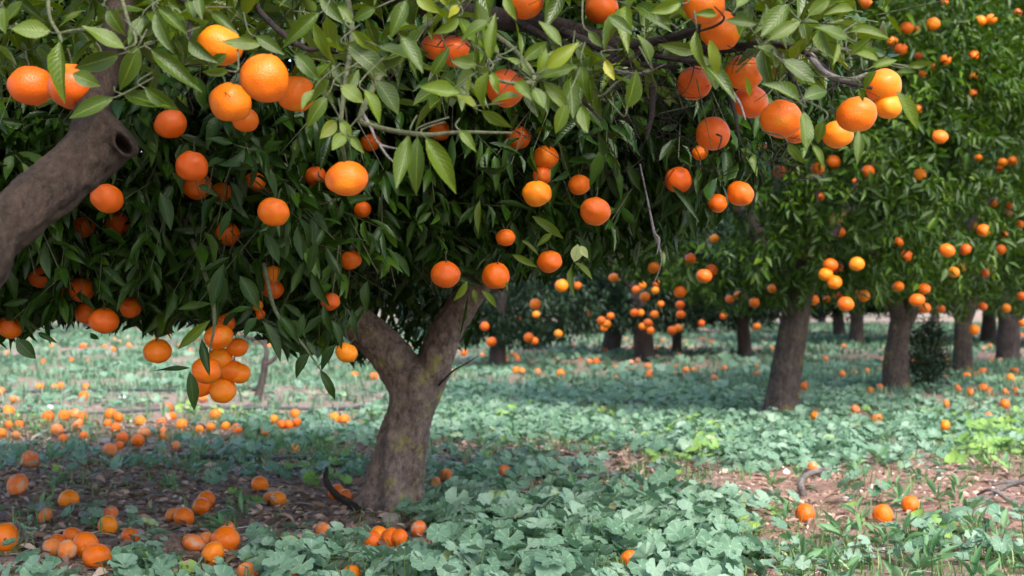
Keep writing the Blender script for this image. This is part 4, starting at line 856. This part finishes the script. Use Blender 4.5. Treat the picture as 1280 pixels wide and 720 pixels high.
for ph, lst in GR.items():
    pts = sorted(lst)
    for i, (px, py, d) in enumerate(pts):
        Y = gY(py + d * .42); D = min(max(d * Y / F, .05), .082); x = at(px, py, Y)[0]; z = float(gheight(np.array([x]), np.array([Y]))[0])
        rot = (px, py, d) in ROT or ro.random() < .16
        q = 'hi' if d >= 18 else ('mid' if d >= 11 else 'lo')
        put_orange((x, Y, max(z, -.01) + D * (.44 if rot or ro.random() < .6 else .36)), D, q, 'orange_rot' if rot else 'orange', olabel(i, len(pts), ph), 'fallen oranges on the ground', (ro.uniform(-1.6, 1.6), ro.uniform(-1.6, 1.6), ro.uniform(0, 6)), False, ro.randrange(4))
# tiny far fruit on the ground, past counting
fm = Mesh(); V0 = np.array([v.co[:] for v in OM[('lo', 'orange')][0].vertices]); T0 = np.array([p.vertices[:] for p in OM[('lo', 'orange')][0].polygons])
for _ in range(300):
    Y = rng.choice([13.5, 16.3, 21, 25, 29]) + rng.normal(0, .8); x = rng.uniform(-.45, .5) * Y
    if Y < 18 and not (x > 3.5 or -.9 < x < 2.5): continue
    fm.add(V0 * .07 + np.array([x, Y, .03]), T0)
fm.build('scattered_oranges', M['orange_rot'], None, 'stuff')['label'] = 'tiny fallen oranges strewn in strips on the far ground'

# ------------------------------------------------------------------ mallow leaves and plants
def mallow_tpl(sp, rings, lobes=7, cup=.18, seed=0):
    V = [(0, 0, 0)]; A = [(0, 0)]
    gapa = .32
    for ri, rr in enumerate(rings):
        for j in range(sp + 1):
            u = j / sp; a = gapa + (2 * math.pi - 2 * gapa) * u; lob = abs(math.sin(u * lobes * math.pi)) ** .6
            r = rr * ((.87 + .13 * lob) if ri == len(rings) - 1 else 1) * (1 + .06 * noise.noise((a, seed, 0)))
            z = cup * rr ** 1.6 + .05 * rr * math.cos(u * lobes * 2 * math.pi) + .10 * rr * noise.noise((math.cos(a) * 1.2, math.sin(a) * 1.2, seed * 3.1))
            V.append((r * math.cos(a), r * math.sin(a), z)); A.append((rr, u))
    T = []
    for j in range(sp): T.append((0, 1 + j, 2 + j))
    for ri in range(len(rings) - 1):
        for j in range(sp):
            a = 1 + ri * (sp + 1) + j; b = a + sp + 1; T += [(a, b, b + 1), (a, b + 1, a + 1)]
    return np.array(V), np.array(T), np.array(A)
MTP = {'hi': [mallow_tpl(28, (.4, .75, 1), cup=c, seed=s) for s, c in enumerate((.22, .05, .35, -.15))], 'mid': [mallow_tpl(14, (.55, 1), cup=c, seed=s) for s, c in enumerate((.22, .05, .35, -.15))], 'lo': [mallow_tpl(7, (1,), 3, cup=c, seed=s) for s, c in enumerate((.25, .05, .35, -.1))]}
def disc_arrays(P, Nn, U, S, rnd, q):
    tp = MTP[q]; k = np.arange(len(P)) % 4; TV = np.stack([t[0] for t in tp])[k]; W_ = np.cross(Nn, U); nv = TV.shape[1]
    V = P[:, None] + (TV[..., 0:1] * U[:, None] + TV[..., 1:2] * W_[:, None] + TV[..., 2:3] * Nn[:, None]) * S[:, None, None]
    T = tp[0][1][None] + (np.arange(len(P)) * nv)[:, None, None]
    A = np.concatenate([np.broadcast_to(tp[0][2][None], (len(P), nv, 2)), np.broadcast_to(rnd[:, None, None], (len(P), nv, 1))], -1)
    return V.reshape(-1, 3), T.reshape(-1, 3), A.reshape(-1, 3)
def rosettes(C, size, nl=10, hscale=1.):
    """C (n,2) plant centres -> leaf positions etc and stalk segments"""
    n = len(C); z0 = gheight(C[:, 0], C[:, 1]); ang = rng.uniform(0, 6.28, (n, nl)); rad = np.sqrt(rng.random((n, nl))) * .11 * size[:, None]
    h = (.022 + rng.random((n, nl)) * .075 * (1 - .5 * rad / .12)) * size[:, None] * hscale
    base = np.stack([C[:, 0], C[:, 1], z0], -1)[:, None] + np.zeros((n, nl, 3))
    P = base + np.stack([rad * np.cos(ang), rad * np.sin(ang), h], -1)
    Nn = unit(np.stack([np.cos(ang) * .45, np.sin(ang) * .45 - .18, np.ones_like(ang)], -1) + rng.normal(0, .32, (n, nl, 3)))
    U = np.stack([-np.cos(ang), -np.sin(ang), np.zeros_like(ang)], -1) + rng.normal(0, .2, (n, nl, 3)); U = unit(U - Nn * (U * Nn).sum(-1, keepdims=True))
    S = rng.uniform(.012, .037, (n, nl)) * size[:, None]; rnd = np.clip(rng.random((n, 1)) * .45 + rng.random((n, nl)) * .55, 0, .999)
    return [v.reshape(-1, *v.shape[2:]) for v in (P, Nn, U, S, rnd, base)]
def scatter(dens, Yr, xr, per_m2, fn, wfac=.5):
    y0, y1 = Yr; n = int(per_m2 * (y1 - y0) * (y1 + y0) / 2 * 2 * wfac)
    Y = np.sqrt(rng.uniform(y0 ** 2, y1 ** 2, n)); x = rng.uniform(-wfac, wfac, n) * Y
    return np.stack([x, Y], -1)[rng.random(n) < fn(x, Y)]
def stalks(P, B, r=.0012):
    n = len(P); d = unit(P - B); u = unit(np.cross(d, np.array([.3, .9, .1]))); v = np.cross(d, u); ring = np.stack([u, -.5 * u + .87 * v, -.5 * u - .87 * v], 1)
    mid = (P + B) / 2 + (P - B) * np.array([.25, .25, -.12])
    V = np.concatenate([B[:, None] + ring * r, mid[:, None] + ring * r, P[:, None] + ring * r * .8], 1)
    t = []
    for s in (0, 3):
        for a in range(3): b = (a + 1) % 3; t += [(s + a, s + b, s + b + 3), (s + a, s + b + 3, s + a + 3)]
    return V.reshape(-1, 3), (np.array(t)[None] + (np.arange(n) * 9)[:, None, None]).reshape(-1, 3)
trunk_clear = lambda C: np.hypot(C[:, 0] - b1[0], (C[:, 1] - Y1)) > .20
def cover(name, Yr, per, q, mat, fn, size, nl, label, hs=1., stk=True, wfac=.5):
    C = scatter(None, Yr, None, per, fn, wfac); C = C[trunk_clear(C)]; sz = rng.uniform(*size, len(C))
    P, Nn, U, S, rnd, B = rosettes(C, sz, nl, hs)
    # keep the visible fruit and stones on the ground from being buried
    px, py = proj(P); m = np.ones(len(P), bool)
    for lst in GR.values():
        for x, y, d in lst: m &= ~((np.hypot(px - x, py - (y - d * .1)) < d * .72 + 2) & (P[:, 1] < gY(y + d * .4) + .03)) | (rng.random(len(P)) < .06)
    P, Nn, U, S, rnd, B = [v[m] for v in (P, Nn, U, S, rnd, B)]
    V, T, A = disc_arrays(P, Nn, U, S, rnd, q)
    o = link(name, mesh_np(name, V, T, M[mat], A), None, 'stuff'); o['label'] = label; o['category'] = 'ground cover'
    if stk:
        V, T = stalks(P, B); s = link('leaf_stalks', mesh_np('leaf_stalks', V, T, M['mallow_yellow'], np.tile([.5, .3, .3], (len(V), 1))), o, 'stuff')
    return o
cover('mallow_cover', (2.5, 5.6), 150, 'mid', 'mallow', d_mallow, (.6, 1.15), 9, 'dense blue-green round-leaved mallow covering the ground around the trunk')
cover('mallow_cover', (5.6, 10.5), 125, 'mid', 'mallow', d_mallow, (.65, 1.15), 9, 'blurred blue-green mallow covering the ground behind the trunk', .75, False)
cover('mallow_cover', (10.5, 34), 16, 'lo', 'mallow', d_mallow, (1.2, 2.0), 8, 'far pale blue-green ground cover between the tree rows', .5, False)
yel = lambda x, Y: (box(*gpx(x, Y), 1200, 1500, 528, 575) + box(*gpx(x, Y), 830, 900, 548, 585) * .5 + box(*gpx(x, Y), 380, 430, 580, 612) * .8) * .8 + .02
cover('green_weeds', (2.6, 9), 70, 'mid', 'mallow_yellow', yel, (.6, 1.1), 8, 'bright yellow-green weeds scattered among the mallow')

# individual foreground mallow plants
def mallow_plant(px, py, size, label, nl=15):
    size *= .88
    Y = gY(py); c = at(px, py, Y); z = float(gheight(np.array([c[0]]), np.array([Y]))[0])
    t = empty('mallow_plant', (c[0], Y, z), label, 'plant', 'mallow plants in the foreground')
    P, Nn, U, S, rnd, B = rosettes(np.array([[c[0], Y]]), np.array([size]), nl, 1.15); S = S * 1.0
    pxx, pyy = proj(P); m = np.ones(len(P), bool)
    for lst in GR.values():
        for x, y, d in lst: m &= ~((np.hypot(pxx - x, pyy - y) < d * .7) & (P[:, 1] < gY(y + d * .4) + .05))
    m[0] = True
    for i in np.where(m)[0]:
        tone = min(9, int(rnd[i] * 10)); key = ('m', i % 4, tone)
        if key not in _leafmesh:
            V, T, A = MTP['hi'][i % 4]; _leafmesh[key] = mesh_np('leaf', V, T, M['mallow'], np.concatenate([A, np.full((len(A), 1), (tone + .5) / 10)], -1))
        o = link('leaf', _leafmesh[key], t); u, n_, s = U[i], Nn[i], S[i]; w_ = np.cross(n_, u); b = P[i] - np.array([c[0], Y, z])
        o.matrix_basis = Matrix([[u[r] * s, w_[r] * s, n_[r] * s, b[r]] for r in range(3)] + [[0, 0, 0, 1]])
    V, T = stalks(P[m], B[m], .0014); link('stems', mesh_np('stems', V - np.array([c[0], Y, z]), T, M['mallow_yellow'], np.tile([.5, .3, .3], (len(V), 1))), t)
for ph, lst in {
  'mallow plants along the bottom edge': [(345,742,1.3),(425,738,1.3),(505,745,1.3),(590,738,1.35),(668,742,1.4),(745,735,1.4),(820,742,1.35),(890,745,1.2),(230,742,1.1),(150,748,1.1),(60,745,1.0)],
  'mallow plants just in front of the trunk': [(395,708,.9),(350,708,1.1),(455,726,.8),(545,705,1.0),(585,672,1.2)],
  'mallow plants in the patch right of the trunk': [(620,655,1.4),(690,672,1.4),(655,700,1.4),(735,690,1.4),(780,655,1.4),(845,668,1.4),(720,640,1.35),(830,622,1.3),(910,655,1.2),(575,628,1.2),(600,700,1.3),(880,695,1.3)],
  'leafy weeds among the right foreground oranges': [(1130,672,1.0),(1180,668,.7),(1160,705,.9),(1060,705,.7),(1240,700,.7),(980,700,.8),(1010,735,.9)],
  'mallow plants among the left foreground oranges': [(60,655,.8),(110,655,.9),(145,668,.8),(175,700,1.0),(10,700,1.)]}.items():
    lst = sorted(lst)
    for i, (x, y, s) in enumerate(lst): mallow_plant(x, y, s, olabel(i, len(lst), ph))

# ------------------------------------------------------------------ grass, litter, stones
def grass(name, Yr, per, hgt, mat, label, fn=d_grass, wd=.0022, wfac=.5, rel=None):
    C = scatter(None, Yr, None, per, fn, wfac); n = len(C); k = 5
    x = np.repeat(C[:, 0], k) + rng.normal(0, .018, n * k); y = np.repeat(C[:, 1], k) + rng.normal(0, .018, n * k); z = gheight(x, y)
    an = rng.uniform(0, 6.28, n * k); ln = rng.uniform(.2, .9, n * k); h = rng.uniform(*hgt, n * k)
    if rel: wv = wd * (1 + y * rel)
    else: wv = np.full(n * k, wd)
    d = np.stack([np.cos(an), np.sin(an), 0 * an], -1); s = np.stack([-np.sin(an), np.cos(an), 0 * an], -1) * wv[:, None]; b = np.stack([x, y, z - .005], -1)
    up = np.array([0, 0, 1.]); V = np.stack([b - s, b + s, b + (d * (ln * .25)[:, None] + up * .6) * h[:, None] - s * .8, b + (d * (ln * .25)[:, None] + up * .6) * h[:, None] + s * .8, b + (d * (ln * .8)[:, None] + up * (1 - .3 * ln)[:, None]) * h[:, None]], 1)
    t = np.array([(0, 1, 3), (0, 3, 2), (2, 3, 4)]); T = t[None] + (np.arange(n * k) * 5)[:, None, None]
    rnd = np.repeat(rng.random(n * k), 5); A = np.stack([rnd * 0, rnd * 0, rnd], -1)
    o = link(name, mesh_np(name, V.reshape(-1, 3), T, M[mat], A), None, 'stuff'); o['label'] = label; o['category'] = 'grass'
grass('grass', (2.8, 8.5), 400, (.03, .09), 'grass', 'short bright green grass between the mallow and the soil')
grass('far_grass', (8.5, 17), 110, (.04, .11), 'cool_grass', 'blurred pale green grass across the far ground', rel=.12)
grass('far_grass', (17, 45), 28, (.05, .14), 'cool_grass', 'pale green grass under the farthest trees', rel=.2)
M['weed_leaf'] = leaf_mat('weed_leaf', [(0, (.04, .12, .03)), (.6, (.10, .22, .09)), (1, (.22, .32, .16))], .45, .25, under=(.14, .24, .12), rib=(.22, .34, .16), spec=.35)
wd_ = lambda x, Y: np.clip(box(*gpx(x, Y), 960, 1600, 645, 1200) * .9 + box(*gpx(x, Y), 930, 1600, 575, 645) * .12 + box(*gpx(x, Y), -300, 420, 520, 900) * .10 + .05, 0, 1)
C = scatter(None, (2.8, 8.5), None, 42, wd_); C = C[trunk_clear(C)]; Pw = np.stack([C[:, 0], C[:, 1], gheight(C[:, 0], C[:, 1]) + .005], -1)
Lw, _ = sprigs(Pw, unit(np.array([0, 0, 1.]) + rng.normal(0, .2, Pw.shape)), -.1, (.02, .07), 9, (.03, .075), .30)
px, py = proj(Lw['base'] + Lw['a'] * Lw['L'][:, None] * .6); m = np.ones(len(px), bool)
for lst in GR.values():
    for x, y, d in lst: m &= ~((np.hypot(px - x, py - y) < d * .75) & (Lw['base'][:, 1] < gY(y + d * .4) + .03))
Lw = sub(Lw, m)
V, T, A = leaf_arrays(Lw, 'mid'); o = link('broadleaf_weeds', mesh_np('broadleaf_weeds', V, T, M['weed_leaf'], A), None, 'stuff'); o['label'] = 'narrow-leaved green weeds sprouting from the bare soil'; o['category'] = 'weeds'
def bare(x, Y): return np.clip(1.05 - .8 * np.maximum(d_mallow(x, Y), d_grass(x, Y)), .1, 1)
def litter(name, Yr, per, s, mat, label):
    C = scatter(None, Yr, None, per, lambda x, Y: bare(x, Y) * np.where(gpx(x, Y)[0] > 880, .3, 1), .45); n = len(C); z = gheight(C[:, 0], C[:, 1]); L_ = rng.uniform(*s, n)
    a = unit(np.stack([*(rng.normal(0, 1, (2, n))), rng.normal(0, .25, n)], -1)); nn = unit(np.stack([rng.normal(0, .5, n), rng.normal(0, .5, n), np.ones(n)], -1)); nn = unit(nn - a * (nn * a).sum(-1, keepdims=True))
    d = dict(base=np.stack([C[:, 0], C[:, 1], z + rng.uniform(0, .012, n)], -1), a=a, n=nn, L=L_, W=L_ * rng.uniform(.2, .55, n), rnd=np.clip(rng.random(n) ** 1.2, 0, .999))
    V, T, A = leaf_arrays(d, 'mid'); o = link(name, mesh_np(name, V, T, M[mat], A), None, 'stuff'); o['label'] = label; o['category'] = 'litter'
litter('leaf_litter', (2.9, 8), 950, (.012, .06), 'litter', 'dry brown fallen leaves lying on the soil')
def pebbles(name, Yr, per, s, label, fn):
    C = scatter(None, Yr, None, per, fn, .45); n = len(C); bm = bmesh.new(); bmesh.ops.create_icosphere(bm, subdivisions=1, radius=1); me = bpy.data.meshes.new('t'); bm.to_mesh(me); bm.free()
    V0 = np.array([v.co[:] for v in me.vertices]); T0 = np.array([p.vertices[:] for p in me.polygons])
    sc_ = rng.uniform(*s, (n, 1, 1)) * rng.uniform(.5, 1.1, (n, 1, 3)); th = rng.uniform(0, 6.28, n); c, s_ = np.cos(th), np.sin(th)
    Vn = V0[None] * (1 + rng.normal(0, .16, (n, len(V0), 1))) * sc_; X_ = Vn[..., 0] * c[:, None] - Vn[..., 1] * s_[:, None]; Y_ = Vn[..., 0] * s_[:, None] + Vn[..., 1] * c[:, None]
    V = np.stack([X_, Y_, Vn[..., 2]], -1) + np.stack([C[:, 0], C[:, 1], gheight(C[:, 0], C[:, 1])], -1)[:, None]
    T = T0[None] + (np.arange(n) * len(V0))[:, None, None]; rnd = np.repeat(rng.random(n) ** 1.3, len(V0))
    o = link(name, mesh_np(name, V.reshape(-1, 3), T, M['stonelet'], np.stack([rnd * 0, rnd * 0, rnd], -1), False), None, 'stuff'); o['label'] = label; o['category'] = 'pebbles'
pebbles('pebbles', (2.9, 8), 520, (.003, .010), 'small pinkish stones and clods strewn on the bare soil', bare)
pebbles('clods', (2.9, 8), 50, (.010, .024), 'larger crumbling soil clods on the bare soil', bare)
tm = Mesh()
C = scatter(None, (3, 8), None, 55, bare, .42)
for x, Y in C[:900]:
    an = rng.uniform(0, 6.28); l = rng.uniform(.03, .14); z = float(gheight(np.array([x]), np.array([Y]))[0]) + .006; r = rng.uniform(.0008, .0022)
    tm.add(*tube_vt([(x, Y, z), (x + l * .5 * math.cos(an), Y + l * .5 * math.sin(an), z + rng.uniform(0, .012)), (x + l * math.cos(an + .3), Y + l * math.sin(an + .3), z)], [r, r, r * .6], 4, 3), rng.random())
o = tm.build('twig_litter', M['deadtwig'], None, 'stuff'); o['label'] = 'thin dry twigs littering the soil'; o['category'] = 'litter'

def stone(px, py, d, mat, label, seed, flat=.7):
    Y = gY(py + d * .4); c = at(px, py, Y); r = d * Y / F / 2
    bm = bmesh.new(); bmesh.ops.create_icosphere(bm, subdivisions=4, radius=1)
    for v in bm.verts: v.co *= 1 + .22 * noise.noise(v.co * 1.1 + Vector((seed, 0, 0))) + .07 * noise.noise(v.co * 4 + Vector((seed, 3, 0))); v.co.z *= flat
    for f in bm.faces: f.smooth = True
    me = bpy.data.meshes.new('stone'); bm.to_mesh(me); bm.free(); me.materials.append(M[mat])
    o = link('stone', me); o.location = (c[0], Y, r * flat * .6); o.scale = (r, r, r); tag(o, label, 'stone')
for i, a in enumerate([(54, 632, 21, 'stone', 'grey stone behind the rotten orange at lower left'), (106, 640, 16, 'stone', 'small grey stone right of the rotten orange'), (126, 638, 18, 'stone', 'greenish grey stone left of the pile of fallen oranges'), (282, 639, 20, 'stone', 'dark grey stone right of the small orange row on bare soil'),
   (153, 494, 10, 'stone_white', 'white stone on the ground beyond the left scatter, farther right'), (62, 508, 12, 'stone_white', 'white flat stone near the black hose at far left'), (489, 646, 26, 'stone_tan', 'pale tan stone lying against the foot of the main trunk'),
   (528, 606, 12, 'stone_white', 'small pale stone at the right foot of the main trunk'), (172, 665, 20, 'stone_tan', 'pinkish stone behind the rotting log'), (155, 686, 20, 'stone', 'pale grey stone left of the rotting log'), (324, 700, 14, 'stone', 'small grey stone right of the oranges by the log'), (131, 550, 14, 'stone', 'long grey stone among the scatter left of the hanging bunch'), (370, 655, 12, 'stone_tan', 'small tan stone in the soil left of the trunk')]):
    stone(*a, seed=i * 3.3)
# rotting log, stump piece, crooked sticks
def solid(name, pts, rad, mat, label, cat_, segs=20, rings=40, **k):
    m = Mesh(); V, T = tube_vt(pts, rad, segs, rings, **k); c = V.mean(0); c[2] = 0; m.add(V - c, T); o = m.build(name, M[mat]); o.location = c; tag(o, label, cat_); return o
solid('rotting_log', [at(178, 700, 3.78), at(196, 692, 3.8), at(215, 692, 3.82), at(234, 702, 3.8)], [.020, .045, .046, .018], 'log', 'brown fibrous rotting log lying beside the split orange', 'log', 36, 60, ridge=.5, fine=.008)
solid('cut_branch', [at(952, 678, 3.95), at(948, 698, 3.82), at(945, 722, 3.65)], [.022, .027, .028], 'log', 'thick cut branch lying at the bottom edge right of the mallow', 'branch', 28, 40, ridge=.3, fine=.006)
solid('crooked_stick', [at(452, 640, 4.6), at(438, 630, 4.55), at(418, 616, 4.5), at(408, 600, 4.5), at(409, 584, 4.5)], [.012, .013, .012, .009, .005], 'twig_dark', 'dark crooked stick curving up left of the main trunk', 'stick', 14, 40, ridge=.25, fine=.003)
solid('grey_branch', [at(1005, 622, 5.1), at(1001, 604, 5.1), at(1010, 592, 5.2), at(1036, 585, 5.3)], [.013, .012, .010, .006], 'twig_grey', 'bent grey dead branch left of the pinkish bare soil', 'branch', 12, 40, ridge=.25)
solid('brown_branch', [at(1205, 667, 4.2), at(1225, 676, 4.15), at(1262, 682, 4.1)], [.013, .017, .010], 'log', 'short brown dead branch on the ground at lower right', 'branch', 16, 24, ridge=.3)
dp = empty('dead_branch_pile', tuple(at(1250, 655, gY(655)) * np.array([1, 1, 0])), 'tangle of pale grey dried branches at the right edge', 'branches')
for k, pp in enumerate([[(1290, 598), (1250, 612), (1215, 640), (1190, 648)], [(1295, 635), (1262, 625), (1240, 612), (1222, 618)], [(1285, 650), (1250, 640), (1225, 636), (1200, 632), (1192, 640)], [(1290, 642), (1262, 640), (1248, 652), (1230, 660)], [(1210, 655), (1225, 640), (1228, 622)], [(1275, 660), (1250, 648), (1268, 632), (1290, 628)], [(1240, 664), (1262, 652), (1290, 656)], [(1195, 640), (1205, 652), (1235, 656)], [(1300, 615), (1270, 602), (1240, 606)]]):
    Yp = 4.75 + (k % 3) * .06; limb('branch', [at(x, y, Yp + .05 * math.sin(i * 2 + k)) for i, (x, y) in enumerate(pp)], [.0075, .007, .006, .004], M['twig_grey'], dp, 8, 24, ridge=.3)
# black irrigation hoses
def hose(label, Y, x0, x1, amp, seed):
    pts = [(x, Y + amp * noise.noise((x * .5, seed, 0)) + (x - x0) * .03, .012 + float(gheight(np.array([x]), np.array([Y]))[0])) for x in np.linspace(x0, x1, 14)]
    solid('irrigation_hose', pts, [.012] * 14, 'hose', label, 'hose', 8, 80)
hose('black irrigation hose crossing the left ground beyond the orange scatter', 9.0, -4.2, -.3, .25, 1)
hose('short black hose stretch on the grass edge left of the trunk', 6.25, -1.45, -.7, .1, 2)
hose('black irrigation hose right behind the main trunk', 9.6, -.35, .9, .1, 3)
hose('black hose on the soil right of the trunk below the mallow', 5.6, .0, .5, .1, 4)
hose('thin dark hose far left behind the first hose', 10.8, -4.5, -1.9, .2, 5)
hose('dark hose line far behind between second and third trees', 13.2, 2.6, 4.2, .2, 6)
